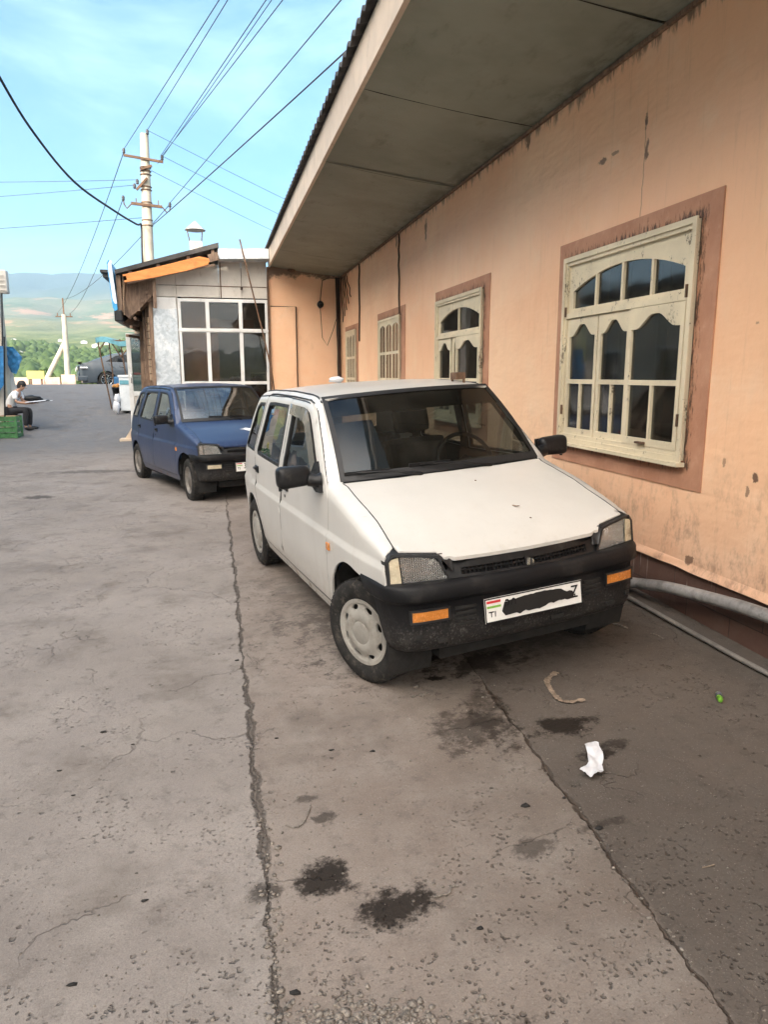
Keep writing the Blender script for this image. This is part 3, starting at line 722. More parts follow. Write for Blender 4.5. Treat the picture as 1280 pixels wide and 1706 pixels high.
# ---------------------------------------------------------------- shop with white window frames
S = empty('shop', (-.1, 15.5, 0), 'small shop with white six-pane glass front, galvanised sheet and patched lean-to roof', 'building')
YS = 14.89
ux = [-.60, -.05, .585, 1.112]
w = MB()
outl = rect(-.60, 1.112, .42, 2.92); hol = []
for i in range(3):
    for (lo, hi) in ((.50, 1.28), (1.34, 2.285), (2.36, 2.86)):
        hol.append(rect(ux[i]+(.05 if i == 0 else .035), ux[i+1]-(.05 if i == 2 else .035), lo, hi))
w.panel(outl, hol, lambda u, v: (u, YS-.02, v), step=1, dens=.4, thick=(0, .07, 0), nogrid=True, sm=False)
w.box((-.62, YS-.035, 2.30), (1.12, YS-.021, 2.345)); part(w, 'window', MAT['pvc'], S)
part(MB().box((-.58, YS+.01, .45), (1.10, YS+.016, 2.9)), 'pane', MAT['glass_shop'], S)
w = MB(); w.box((-1.0, YS-.02, 2.70), (-.63, YS+.03, 2.93), bev=.01); part(w, 'blanked_light', MAT['pvc'], S)
w = MB()
for (a, b) in ((-1.0, -.62), (-.615, .185), (.19, .62), (.625, 1.114)):
    w.box((a, YS+random.uniform(-.004, .004), 3.165), (b, YS+.04, 3.70 if a > .1 else 3.56)); w.box((a, YS+random.uniform(-.004, .004)-.006, 2.945), (b, YS+.04, 3.155))
part(w, 'cladding', MAT['clad'], S)
w = MB(); w.box((.215, YS-.012, 2.94), (.235, YS-.004, 3.6)); w.box((-.62, YS-.012, 3.15), (1.1, YS-.007, 3.165)); part(w, 'cover_strip', MAT['rust'], S)
w = MB(); w.panel([(-1.13, 0), (-.62, 0), (-.62, 2.72), (-.85, 2.70), (-1.06, 2.73)], [], lambda u, v: (u, YS-.045+.008*mnoise.noise(V((u*4, v*3, 0))), v), step=.12, thick=(0, .01, 0)); part(w, 'galvanised_sheet', MAT['galv'], S)
w = MB(); w.box((-.61, YS, -.1), (1.112, YS+.1, .42)); w.box((-1.0, YS+.04, -.1), (-.6, YS+.12, 3.0)); w.box((-1.0, YS+4, -.1), (2.6, YS+4.1, 3.4)); w.box((2.5, YS+.15, -.1), (2.6, YS+4, 3.4)); w.box((-1.05, YS+.1, -.1), (-.97, YS+4.05, 3.25)); part(w, 'wall', MAT['clad'], S)
# interior seen through the panes
w = MB(); w.box((-.55, YS+.5, 0), (-.08, YS+.56, 3.0)); w.box((-.02, YS+.6, 0), (.14, YS+.66, 2.6)); w.box((.1, YS+1.2, 2.45), (.9, YS+1.4, 2.62)); part(w, 'inner_partition', MAT['surround'], S)
w = MB(); w.box((.2, YS+.9, .75), (1.1, YS+1.5, .80)); w.ico((.45, YS+.9, 1.35), .11, 2); w.box((.3, YS+.95, .8), (.6, YS+1.3, 1.28), bev=.06); w.box((.8, YS+1.0, .8), (1.15, YS+1.3, 1.5), bev=.05); part(w, 'counter', MAT['black'], S)
w = MB(); w.box((-1.0, YS+.15, -.02), (2.5, YS+4, .04)); part(w, 'floor', MAT['dark'], S); w = MB(); w.box((-1.0, YS+.15, 3.2), (2.5, YS+4, 3.24)); part(w, 'ceiling', MAT['dark'], S)
# lean-to roof: dark sheet, orange board, metal fascia
YF = 14.42
k = (3.80-3.285)/(0.19+1.62)
rz_ = lambda x: 3.285+k*(x+1.62)
w = MB(); w.panel([(-1.66, rz_(-1.66)), (.21, rz_(.21)), (.21, rz_(.21)+.085), (-1.66, rz_(-1.66)+.075)], [], lambda u, v: (u, YF, v), step=.3, thick=(0, 5.0, 0), sm=False)
part(w, 'roof', MAT['slate'], S)
w = MB(); w.panel([(-1.50, 3.135), (-1.02, 3.225), (-.4, 3.37), (.0, 3.49), (.06, 3.60), (-.15, 3.635), (-.9, 3.43), (-1.53, 3.27)], [], lambda u, v: (u, YF+.02, v), step=.12, thick=(0, .03, 0)); part(w, 'orange_board', MAT['orange'], S)
w = MB(); w.beam((-1.46, YF+.06, 3.13), (.12, YF+.06, 3.50), .04, .035); w.beam((.02, YF+.04, 3.60), (.20, YF+.04, 3.66), .06, .14); w.beam((-1.0, YF+.2, 2.7), (-1.0, YF+.2, 3.28), .06)
for x in (-1.4, -.9, -.35, .1): w.beam((x, YF+.05, rz_(x)-.05), (x, YF+4.5, rz_(x)-.05), .06, .09)
part(w, 'rafter', MAT['brownwood'], S)
w = MB(); w.panel([(.195, 3.60), (1.14, 3.635), (1.14, 3.815), (.195, 3.78)], [], lambda u, v: (u, YF+.01, v), step=.3, thick=(0, .5, 0), sm=False); part(w, 'metal_fascia', MAT['galv'], S)
# street side: timber posts, plank screen, canopy underside flaring towards the road
w = MB(); w.panel([(0, 2.35), (1, 2.2), (1, 3.35), (0, 3.15)], [], lambda u, v: (-1.14-.55*u, YS+.1+2.6*u, v), step=.3, thick=(.03, 0, 0)); 
for i in range(9): w.beam((-1.16, YS+.0, 1.42+i*.135), (-1.34, YS+.9, 1.42+i*.135), .02, .115)
part(w, 'plank_screen', MAT['planks'], S)
w = MB(); w.beam((-1.12, YS-.03, -.1), (-1.10, YS-.03, 3.15), .07); w.beam((-1.22, YS+.3, -.1), (-1.18, YS+.3, 3.1), .10); w.beam((-1.42, YS+1.1, -.1), (-1.34, YS+1.1, 3.1), .14)
w.beam((-1.5, YS+2.2, -.1), (-1.5, YS+2.2, 3.1), .10); w.box((-1.30, YS+.35, 0), (-1.26, YS+1.0, 3.0))
part(w, 'timber_post', MAT['brownwood'], S)
w = MB()
w.panel([(-1.60, 2.62), (-1.48, 2.50), (-1.05, 2.95), (-1.02, 3.25), (-1.60, 3.16)], [], lambda u, v: (u, YF+.35, v), step=.1, thick=(0, .05, 0))
w.box((-1.66, YF+.1, 2.55), (-1.58, YF+3.6, 3.27)); w.grid(lambda u, v: (-1.62+u*.62, YF+.3+3.4*v, 2.42+.5*u), 3, 3)
for i in range(6): w.beam((-1.55+.08*i, YF+.3, 2.2+.16*i), (-1.50+.08*i, YF+3.4, 2.3+.16*i), .05)
part(w, 'canopy_frame', MAT['brownwood'], S)
w = MB()
for i in range(7): w.beam((-1.60+random.uniform(-.02, .04), YF+.25+i*.02, 2.55+.02*i), (-1.56+random.uniform(0, .05), YF+.22+i*.02, 3.30), .05, .02)
part(w, 'batten', MAT['planks'], S)
# blue sign box, seen nearly edge-on
G = empty('shop_sign', (-1.70, 15.2, 2.5), 'blue and white sign board standing up at the roadside edge of the shop roof', 'sign')
def sg(x0, x1, z0, z1, yy=YF, dep=2.6): 
    m_ = MB(); m_.panel([(x0+.00, z0+.06), (x0+.03, z0), (x1, z0+.03), (x1-.03, z1-.05), (x0+.01, z1), (x0-.03, z1-.06)], [], lambda u, v: (u-.03*(v-3), yy, v), step=.2, thick=(-.04, dep, 0)); return m_
part(sg(-1.745, -1.665, 2.62, 3.52), 'sign_body', MAT['sign_blue'], G); part(sg(-1.690, -1.664, 2.75, 3.50, YF-.012, .01), 'sign_edge', MAT['sign_white'], G)
part(MB().box((-1.72, YF, 2.44), (-1.58, YF+2.2, 2.64), bev=.02), 'sign_foot', MAT['black'], G)
lone(MB().box((-1.98, YF+.5, 3.36), (-1.74, YF+1.5, 3.41)).box((-1.94, YF+.55, 3.28), (-1.78, YF+1.4, 3.35)), 'roof_scrap', MAT['slate'], 'dark end of a roof sheet sticking out beside the blue sign', 'sheet')
# chimney
Cn = empty('chimney', (-.2, 15.6, 3.6), 'pale chimney flue with conical cap on the shop roof', 'chimney')
part(MB().box((-.335, 15.45, 3.5), (-.085, 15.72, 4.08), bev=.015), 'flue', MAT['flue'], Cn)
part(MB().lathe([(.205, 0), (.195, .012), (.012, .17), (0, .172)], Matrix.Translation((-.215, 15.58, 4.30)), 20).lathe([(.203, .0), (0, .02)], Matrix.Translation((-.215, 15.58, 4.295)), 20), 'cap', MAT['pipe_light'], Cn)
w = MB()
for dx, dy in ((-.12, -.1), (.10, -.1), (.10, .1), (-.12, .1)):
    w = MB(); w.tube([(-.205+dx, 15.58+dy, 4.06), (-.215+dx*1.35, 15.58+dy*1.3, 4.31)], .009, 5)
    part(w, 'cap_leg', MAT['rust'], Cn)
lone(MB().tube([(.60, 14.36, 3.95), (.76, 14.33, 3.2), (.95, 14.30, 2.35), (1.10, 14.27, 1.6), (1.30, 14.25, .0)], .016, 6), 'leaning_rod', MAT['rust'], 'thin rusty rod leaning from the ground to the shop roof', 'rod')
lone(MB().tube([(.62, 14.83, 3.5), (.62, 14.82, 3.15)], .005, 5).ico((.62, 14.82, 3.12), .03, 1, (1, 1, 1.3)), 'hanging_bulb_holder', MAT['cable'], 'bulb holder hanging on a short wire before the white cladding', 'bulb holder')

# ---------------------------------------------------------------- utility pole beside the shop
P_ = empty('utility_pole', (-1.36, 19, .2), 'tall pale concrete electricity pole with two crossarms behind the shop', 'utility pole')
ax_ = lambda z: -1.32-(7.0-z)*.0236
part(MB().tube([(ax_(0), 19, -.1), (ax_(4), 19, 4), (ax_(7), 19, 7.02)], [.17, .13, .095], 8), 'pole', MAT['conc'], P_)
a1 = MB(); a1.beam((-1.80, 19-.12, 6.50), (-.92, 19-.12, 6.40), .05, .05); part(a1, 'crossarm', MAT['rust'], P_)
a2 = MB(); a2.beam((-1.70, 19-.12, 5.45), (-1.0, 19-.12, 5.40), .06, .06); a2.tube([(-1.70, 18.88, 5.43), (-1.80, 18.88, 5.33), (-1.86, 18.88, 5.42), (-1.87, 18.88, 5.52)], .015, 5); a2.tube([(-1.0, 18.88, 5.40), (-.90, 18.88, 5.28), (-.83, 18.88, 5.32), (-.82, 18.88, 5.42)], .015, 5)
a2.beam((-1.58, 18.86, 5.45), (-1.58, 18.86, 5.56), .02); a2.beam((-1.08, 18.86, 5.42), (-1.08, 18.86, 5.54), .02); part(a2, 'crossarm', MAT['rust'], P_)
part(MB().beam((-1.56, 18.86, 5.75), (-1.30, 18.86, 6.02), .05), 'bracket', MAT['rust'], P_); part(MB().beam((-1.45, 18.86, 6.20), (-1.18, 18.86, 6.30), .05), 'bracket', MAT['rust'], P_)
a3 = MB()
for zz in (6.28, 6.2, 6.12, 5.85, 5.78, 5.5, 5.1, 4.98):
    a3.lathe([(.125, -.014), (.135, 0), (.125, .014)], Matrix.Translation((ax_(zz), 19, zz)), 10)
    part(a3, 'clamp_band', MAT['rust'], P_); a3 = MB()
for (x, z) in ((-1.79, 6.54), (-.94, 6.44), (-1.87, 5.50), (-.82, 5.40), (-1.53, 5.88), (-1.60, 5.78), (-1.24, 6.98)):
    part(MB().lathe([(0, -.01), (.026, 0), (.036, .02), (.028, .04), (.038, .06), (.030, .09), (.02, .11), (0, .115)], Matrix.Translation((x, 18.88, z)), 10), 'insulator', MAT['porcelain'], P_)

def ray(px, py):
    cp, sp, cy, sy = math.cos(PITCH), math.sin(PITCH), math.cos(YAW), math.sin(YAW)
    f = V((sy*cp, cy*cp, -sp)); r = V((cy, -sy, 0)); u = r.cross(f); return (f*CAM_F+r*(px-640)+u*(853-py)).normalized()
def wire(S, through, z, ext, sag, r, label, grp='overhead wires', y=None):
    d = ray(*through); c0 = V((0, 0, CAM_Z)); S = V(S)
    t = (z-CAM_Z)/d.z if y is None else y/d.y
    P = c0+d*t; E2 = S+(P-S)*ext; L = (E2-S).length
    pts = [S.lerp(E2, i/24)-V((0, 0, sag*4*(i/24)*(1-i/24))) for i in range(25)]; r *= .72
    return cab('overhead_wire', pts, r, 'wire', label, 'wire', grp, 5)
lbl = 'power line from the %s of the pole, %s'
# real spans run on over the yard to a pole behind the photographer
wire((-1.24, 18.9, 7.08), (375, 0), 6.9, 5.0, .10, .010, lbl % ('top', 'right one of the left pair'))
wire((-1.79, 18.9, 6.63), (360, 0), 6.5, 5.0, .10, .010, lbl % ('upper crossarm left end', 'leftmost at the top edge'))
wire((-.97, 18.9, 6.54), (438, 0), 6.4, 5.0, .10, .010, lbl % ('upper crossarm', 'left of the middle three'))
wire((-1.05, 18.9, 6.36), (447, 0), 6.3, 5.0, .10, .008, lbl % ('upper crossarm', 'centre of the middle three'))
wire((-.94, 18.9, 6.54), (465, 0), 6.5, 5.0, .10, .010, lbl % ('upper crossarm right end', 'right of the middle three'))
wire((-.82, 18.9, 5.50), (562, 0), 5.6, 3.0, .06, .010, lbl % ('lower crossarm', 'running right over the eaves'))
wire((-1.28, 18.9, 4.95), (590, 55), 5.3, 2.4, .12, .014, lbl % ('middle', 'thick, sagging to the roof edge'))
wire((-1.24, 18.9, 7.08), (478, 330), 6.8, 2.0, .05, .008, 'thin wire slanting down right from the pole top behind the eaves', 'wires slanting down to the right')
wire((-.94, 18.9, 6.54), (468, 355), 6.3, 2.0, .05, .008, 'thin wire slanting down right from the upper crossarm behind the eaves', 'wires slanting down to the right')
wire((-1.2, 18.9, 6.2), (452, 380), 6.0, 2.0, .05, .008, 'thin wire slanting down right from below the crossarm, lowest of its three', 'wires slanting down to the right')
wire((-1.60, 18.9, 5.86), (0, 320), 6.2, 5, .15, .008, 'thin wire running left from the pole brackets, the middle of three', 'wires running to the left')
wire((-1.53, 18.9, 5.98), (0, 297), 6.3, 5, .12, .008, 'thin wire running left from the pole brackets, the top one of three', 'wires running to the left')
wire((-1.40, 18.9, 5.15), (0, 375), 5.6, 5, .12, .009, 'thin wire running left from the pole, lowest of three', 'wires running to the left')
pw = [c * t for c, t in ()]
def at(px, py, y): d = ray(px, py); return V((0, 0, CAM_Z))+d*(y/d.y)
def spline(P, k=6):
    o = []
    for i in range(len(P)-1):
        p0, p1, p2, p3 = P[max(i-1, 0)], P[i], P[i+1], P[min(i+2, len(P)-1)]
        for j in range(k):
            t = j/k; o.append(.5*((2*p1)+(p2-p0)*t+(2*p0-5*p1+4*p2-p3)*t*t+(3*p1-p0-3*p2+p3)*t**3))
    return o+[P[-1]]
A_ = at(0, 128, 12.5); D_ = (A_-at(60, 225, 14))
cab('service_cable', spline([A_+D_*3+V((0, 0, 1.2)), A_+D_*1.4+V((0, 0, .3)), A_, at(60, 225, 14), at(125, 303, 15.8), at(190, 350, 17.4), at(228, 373, 18.5), V((-1.50, 18.86, 4.95)), V((-1.52, 18.86, 4.3)), V((-1.52, 18.86, 3.0))]), .022, 'wire', 'thick black service cable curving down from the left to the concrete pole', 'cable')

# far pole with brace
F_ = empty('utility_pole', (-10.75, 60, -7), 'distant pale utility pole propped by a slanting brace, beyond the road crest', 'utility pole')
part(MB().tube([(-10.95, 60, -7), (-10.75, 60, 6.0)], [.30, .17], 8), 'pole', MAT['conc'], F_)
part(MB().tube([(-14.2, 60, -2.2), (-10.85, 60.1, 4.0)], [.22, .16], 8), 'brace', MAT['conc'], F_)
part(MB().beam((-11.35, 60, 5.85), (-10.15, 60, 5.85), .08).beam((-11.2, 60, 5.85), (-11.2, 60, 6.1), .06).beam((-10.3, 60, 5.85), (-10.3, 60, 6.1), .06).beam((-10.75, 60, 5.0), (-10.75, 60, 7.2), .09), 'crossarm', MAT['rust'], F_)
for k, (S_, T_) in enumerate((((-1.79, 19, 6.63), (-11.2, 60, 6.1)), ((-1.87, 19, 5.6), (-10.3, 60, 6.1)), ((-.82, 19, 5.5), (-10.75, 60, 7.1)))):
    S_, T_ = V(S_), V(T_); pts = [S_.lerp(T_, i/16)-V((0, 0, 1.6*(i/16)*(1-i/16)*4*.3)) for i in range(17)]
    cab('overhead_wire', pts, .010, 'wire', ('faint wire from the near pole down to the braced far pole, %s of three' % ('leftmost', 'middle', 'rightmost')[k]), 'wire', 'wires between the two poles', 5)

# buildings across the yard (left and behind the photographer); their shade covers the alley
def yard_building(loc, sx, sy, h, label):
    b = empty('building', loc, label, 'building'); x, y = loc[0], loc[1]
    m_ = MB().box((x-sx/2, y-sy/2, -.3), (x+sx/2, y+sy/2, h)); part(m_, 'wall', MAT['yardwall'], b)
    part(MB().box((x-sx/2-.4, y-sy/2-.4, h), (x+sx/2+.4, y+sy/2+.4, h+.25)), 'roof', MAT['slate'], b)
    n = max(1, int(sy/3.2))
    for fl in range(max(1, int(h//3.2))):
        for i in range(n):
            yy = y-sy/2+sy*(i+.5)/n; z0 = 1+fl*3.1
            part(MB().box((x+sx/2, yy-.6, z0), (x+sx/2+.05, yy+.6, z0+1.35)), 'window', MAT['pvc'], b)
            part(MB().box((x+sx/2+.05, yy-.52, z0+.08), (x+sx/2+.056, yy+.52, z0+1.27)), 'pane', MAT['glass_pane'], b)
    return b
yard_building((-12.0, -9.5, 0), 6, 20, 9.0, 'tall cream rendered building across the yard, behind and left of the camera')
yard_building((-12.0, 7.95, 0), 6, 14.5, 7.2, 'middle cream rendered building across the yard, lower than the one beside it')
yard_building((-12.0, 20.7, 0), 6, 10.6, 4.15, 'lowest cream rendered building across the yard, nearest the lane end')

# ---------------------------------------------------------------- trees, houses, roadside things beyond the crest
def tree(x, y, h, wd, mat, label, kind='round', n=2200, leaf=.30, group='trees in the valley'):
    z0 = hz(x, y) if math.hypot(x, y) > 50 else gz(x, y)
    t = empty('poplar_tree' if kind == 'poplar' else 'broadleaf_tree', (x, y, z0), label, 'tree', group=group)
    m_ = MB(); m_.tube([(x, y, z0-.2), (x+.1*wd, y, z0+h*.35), (x, y, z0+h*.8)], [h*.022+.05, h*.015+.03, .03], 7)
    for i in range(6):
        a_ = i*1.1+x; zz = z0+h*(.25+.08*i); m_.tube([(x, y, zz), (x+math.cos(a_)*wd*.28, y+math.sin(a_)*wd*.28, zz+h*.14)], [.05, .015], 5)
    part(m_, 'trunk', MAT['trunk'], t)
    c = MB(); lobes = []
    for i in range(9 if kind == 'round' else 12):
        if kind == 'poplar': lobes.append((V((x+random.uniform(-.2, .2)*wd, y+random.uniform(-.2, .2)*wd, z0+h*(.12+.80*i/11))), wd*.42*math.sin(math.pi*(.12+.86*(i+1)/13))**.6))
        else:
            a_ = random.uniform(0, 6.28); r_ = random.uniform(0, .36)*wd; lobes.append((V((x+r_*math.cos(a_), y+r_*math.sin(a_), z0+h*random.uniform(.32, .80))), wd*random.uniform(.17, .30)))
    for i in range(n):
        p, r_ = random.choice(lobes); d_ = V((random.gauss(0, 1), random.gauss(0, 1), random.gauss(0, 1))).normalized()*r_*random.uniform(.55, 1.12)
        if kind == 'poplar': d_.z *= 1.8
        q = p+d_; u_ = V((random.gauss(0, 1), random.gauss(0, 1), random.gauss(0, 1))).normalized(); w_ = u_.orthogonal().normalized()*leaf*random.uniform(.5, 1); u_ = u_*leaf*random.uniform(.5, 1)
        c.add([q-u_, q+w_*.6, q+u_, q-w_*.6], [(0, 1, 2, 3)])
    part(c, 'crown', mat, t); return t
random.seed(21)
ts = []
def tx(px, y): return at(px, 600, y).x
def tree_at(px, ytop, y, wd_px, mat, label, kind='round', n=1500):
    top = at(px, ytop, y); z0 = hz(top.x, y); return tree(top.x, y, max(3, top.z-z0), wd_px/1196*y, mat, label, kind, n, leaf=.0032*y+.05)
tree_at(203, 574, 110, 14, MAT['leaf2'], 'slim poplar, tallest of the four behind the parked sedan', 'poplar')
tree_at(181, 580, 112, 10, MAT['leaf2'], 'slim poplar, second from left of the four behind the parked sedan', 'poplar')
tree_at(168, 578, 108, 9, MAT['leaf2'], 'slim poplar, leftmost of the four behind the parked sedan', 'poplar')
tree_at(213, 582, 114, 9, MAT['leaf2'], 'slim poplar, rightmost of the four behind the parked sedan', 'poplar')
spots = [(36, 598, 85, 46, 'left of the far pole, nearest the white pillar'), (62, 592, 95, 40, 'behind the yellow board'), (84, 600, 80, 40, 'between the yellow board and the far pole'), (100, 590, 105, 34, 'just behind the far pole'), (124, 612, 66, 36, 'low beside the foot of the far pole'), (140, 598, 95, 34, 'left of the dark sedan, half behind it'), (160, 600, 90, 34, 'behind the boot of the dark sedan'), (188, 596, 96, 36, 'behind the roof of the dark sedan'), (220, 598, 90, 40, 'behind the white door frame'), (20, 606, 70, 40, 'behind the blue tarpaulin'), (48, 606, 72, 30, 'right of the blue tarpaulin, low'), (112, 604, 84, 30, 'right of the far pole, rounded')]
for (px, yt, y, wpx, where) in spots: tree_at(px, yt, y, wpx, MAT['leaf'] if random.random() < .65 else MAT['leaf2'], 'leafy green tree '+where, n=2300)
fb = MB()       # far woods and scrub: uncountable
for i in range(5200):
    y = random.uniform(125, 620)**1.0; px = random.uniform(-60, 330); x = tx(px, y)
    if mnoise.noise(V((x/60, y/60, 5))) < .02: continue
    z = hz(x, y); s_ = random.uniform(1.6, 4.2); fb.ico((x, y, z+s_*.4), s_, 1, (1, 1, random.uniform(.7, 1.3)), .5)
tag(fb.build('far_woods', MAT['leaf2']), kind='stuff', label='far-off scrub and woods covering the valley below the hills')
hs = [(60, 563, 620, 9), (52, 569, 560, 12), (24, 566, 700, 8), (88, 570, 600, 8), (70, 578, 450, 16), (40, 582, 420, 10), (140, 566, 700, 9), (160, 571, 620, 12), (118, 574, 520, 7), (32, 574, 520, 7), (80, 586, 380, 7), (178, 568, 660, 8), (100, 562, 760, 6)]
for i, (px, py, y, wpx) in enumerate(hs):
    p = at(px, py, y); w_ = wpx/1196*y; z0 = hz(p.x, y)
    hh = empty('house', (p.x, y, z0), 'far pale house among the valley trees, number %d counting from the left' % (sorted([q[0] for q in hs]).index(px)+1), 'house', group='far houses in the valley')
    hh['label'] = 'far pale house in the valley, the %s counting from the left' % ['first', 'second', 'third', 'fourth', 'fifth', 'sixth', 'seventh', 'eighth', 'ninth', 'tenth', 'eleventh', 'twelfth', 'thirteenth'][sorted([q[0] for q in hs]).index(px)]
    e_ = w_*.33
    part(MB().box((p.x-w_/2, y-w_/3, z0-1), (p.x+w_/2, y+w_/3, z0+e_)), 'wall', MAT['houses'], hh)
    part(MB().prism([(-w_/2-.4, 0), (w_/2+.4, 0), (0, w_*.22)], lambda u, v: (p.x+u, y-w_/3-.4, z0+e_+.01+v), (0, w_*.66+.8, 0)), 'roof', MAT['houseroof'], hh)
# yellow board and pink wall by the lower road
yb = empty('billboard', (at(53, 625, 52).x, 52, -5), 'yellow board standing beyond the road crest near the far pole', 'board')
p = at(44, 617, 52); q = at(74, 629, 52)
part(MB().box((p.x, 51.95, q.z-.05), (q.x, 52.05, p.z)), 'board', MAT['yellow'], yb); part(MB().beam((p.x+.2, 52.1, -6.5), (p.x+.2, 52.1, p.z), .1).beam((q.x-.2, 52.1, -6.5), (q.x-.2, 52.1, p.z), .1), 'leg', MAT['rust'], yb)
p = at(22, 622, 54); q = at(112, 634, 54)
pk = MB(); x = p.x; i = 0
while x < q.x:
    pk.box((x, 54, -6.5), (x+.9, 54.2, p.z-(.05 if i % 2 else .22))); x += 1.0; i += 1
lone(pk, 'roadside_wall', MAT['pinkwall'], 'low pinkish wall beyond the road crest under the yellow board', 'wall')
# ================================================================== SMALL HATCHBACK (built in its own axes: x forward from the front axle, y left, z up)
PX = [.15, .22, .30, .45, .671, .681, .90, .96, 1.34]; PY = [.635, .66, .684, .698, .703, .690, .682, .672, .577]
XR = ([.2, .3, .6, .8, .93, 1.15, 1.345], [-2.70, -2.74, -2.77, -2.72, -2.63, -2.50, -2.28])
ZT = ([-2.77, -2.63, -2.50, -2.32, -2.20, -1.9, -1.4, -.95, -.82, -.36, -.30, 0, .2, .37, .41, .46, .5], [.80, .93, 1.15, 1.31, 1.345, 1.362, 1.370, 1.360, 1.343, .945, .930, .862, .800, .740, .718, .672, .645])
def zt(x): return interp(x, *ZT)
def RY(x): return interp(x, [-.95, -.75, -.42, -.30, .12, .38], [.055, .045, .045, .085, .082, .046])
def RZ(x): return interp(x, [-.95, -.75, -.42, -.30, .12, .38], [.06, .09, .09, .065, .058, .034])
def hw(x, z):
    t = .030*max(0, (x+.1)/.5)**2+.04*max(0, (-1.6-x)/1.1)**2
    y = interp(z, PX, PY)-t
    xr = interp(z, *XR); k = clamp((xr+.13-x)/.13); y -= .075*(1-math.sqrt(max(0, 1-k*k)))
    top = zt(x); ry, rz = RY(x), RZ(x)
    k = clamp((z-(top-rz))/rz); y -= ry*(1-math.sqrt(max(0, 1-k*k)))
    return y
def ytop(x): return hw(x, zt(x))
FD = [(-.43, .285), (-.385, .60), (-.355, .80), (-.35, .865), (-.40, .935), (-.60, 1.118), (-.775, 1.275), (-.84, 1.315), (-.93, 1.332), (-1.262, 1.340), (-1.298, 1.0), (-1.325, .80), (-1.385, .50), (-1.428, .285)]
RD = [(-1.436, .285), (-1.393, .50), (-1.333, .80), (-1.306, 1.0), (-1.270, 1.340), (-1.70, 1.340), (-1.86, 1.335), (-1.925, 1.318), (-2.02, 1.12), (-2.115, .93), (-2.135, .82), (-2.135, .66), (-2.12, .57)]+[(-2.335+.365*math.cos(R(a)), .26+.365*math.sin(R(a))) for a in (47, 35, 22, 10, 4)]
DOORHOLE = [(-.425, .278), (-.378, .60), (-.348, .80), (-.342, .868), (-.394, .942), (-.594, 1.126), (-.770, 1.283), (-.838, 1.323), (-.93, 1.340), (-1.27, 1.348), (-1.70, 1.348), (-1.865, 1.343), (-1.932, 1.324), (-2.028, 1.125), (-2.123, .935), (-2.143, .82), (-2.143, .66), (-2.128, .575)]+[(-2.335+.357*math.cos(R(a)), .26+.357*math.sin(R(a))) for a in (47, 35, 22, 10, 3.5)]
FW = [(-.50, .930), (-.60, 1.035), (-.80, 1.225), (-.86, 1.268), (-.93, 1.287), (-1.218, 1.297), (-1.250, 1.0), (-1.268, .905), (-.9, .915)]
RW = [(-1.375, .905), (-1.352, 1.0), (-1.325, 1.292), (-1.70, 1.292), (-1.83, 1.285), (-1.865, 1.265), (-1.96, 1.08), (-2.04, .935), (-2.02, .918)]
QW = [(-2.165, .925), (-2.06, 1.13), (-1.985, 1.275), (-2.16, 1.268), (-2.24, 1.235), (-2.40, 1.05), (-2.49, .945), (-2.46, .93)]
def grow(poly, d):     # push every vertex out from the polygon by d (negative shrinks)
    n = len(poly); ar = sum(poly[i][0]*poly[(i+1) % n][1]-poly[(i+1) % n][0]*poly[i][1] for i in range(n)); sgn = 1 if ar > 0 else -1; o = []
    for i in range(n):
        a, b, c = V(poly[i-1]), V(poly[i]), V(poly[(i+1) % n]); e1 = (b-a).normalized(); e2 = (c-b).normalized()
        n1 = V((e1.y, -e1.x)); n2 = V((e2.y, -e2.x)); m_ = n1+n2
        if m_.length < 1e-4: m_ = n1
        m_.normalize(); q = b+m_*(d*sgn/max(.5, m_.dot(n1))); o.append((q.x, q.y))
    return o
def side_outline():
    p = [(-2.66, .30)]+[(-2.335+.318*math.cos(R(a)), .26+.318*math.sin(R(a))) for a in range(176, 4, -9)]
    p += [(-2.012, .215), (-.40, .215)]+[(-.04+.335*math.cos(R(a)), .265+.335*math.sin(R(a))) for a in range(180, 82, -8)]
    p += [(.06, .588), (.13, .580), (.25, .594), (.370, .600), (.366, .64), (.356, .69), (.345, .742)]
    xs_ = [.32, .28, .2, .1, 0, -.1, -.2, -.30, -.36, -.45, -.55, -.65, -.75, -.82, -.88, -.95, -1.1, -1.3, -1.5, -1.7, -1.9, -2.05, -2.2, -2.28]
    p += [(x, zt(x)) for x in xs_]
    p += [(interp(z, *XR), z) for z in (1.31, 1.15, 1.0, .93, .85, .80, .70, .60, .45, .32)]
    p[-1] = (-2.74, .30)
    return p
EXTRA = []
for i in range(90):
    x = .37-i*.03
    for k in (.04, .12, .25, .45, .7, 1.0): EXTRA.append((x, zt(x)-RZ(x)*k))
    for z in (.60, .645, .657, .672, .688, .705): EXTRA.append((x, z))
    for z in (.45, .30, .90, .96): EXTRA.append((x+.015, z))
for z in [.35+.05*i for i in range(18)]:
    for k in (.02, .04, .07, .10, .13): EXTRA.append((interp(z, *XR)+k, z))

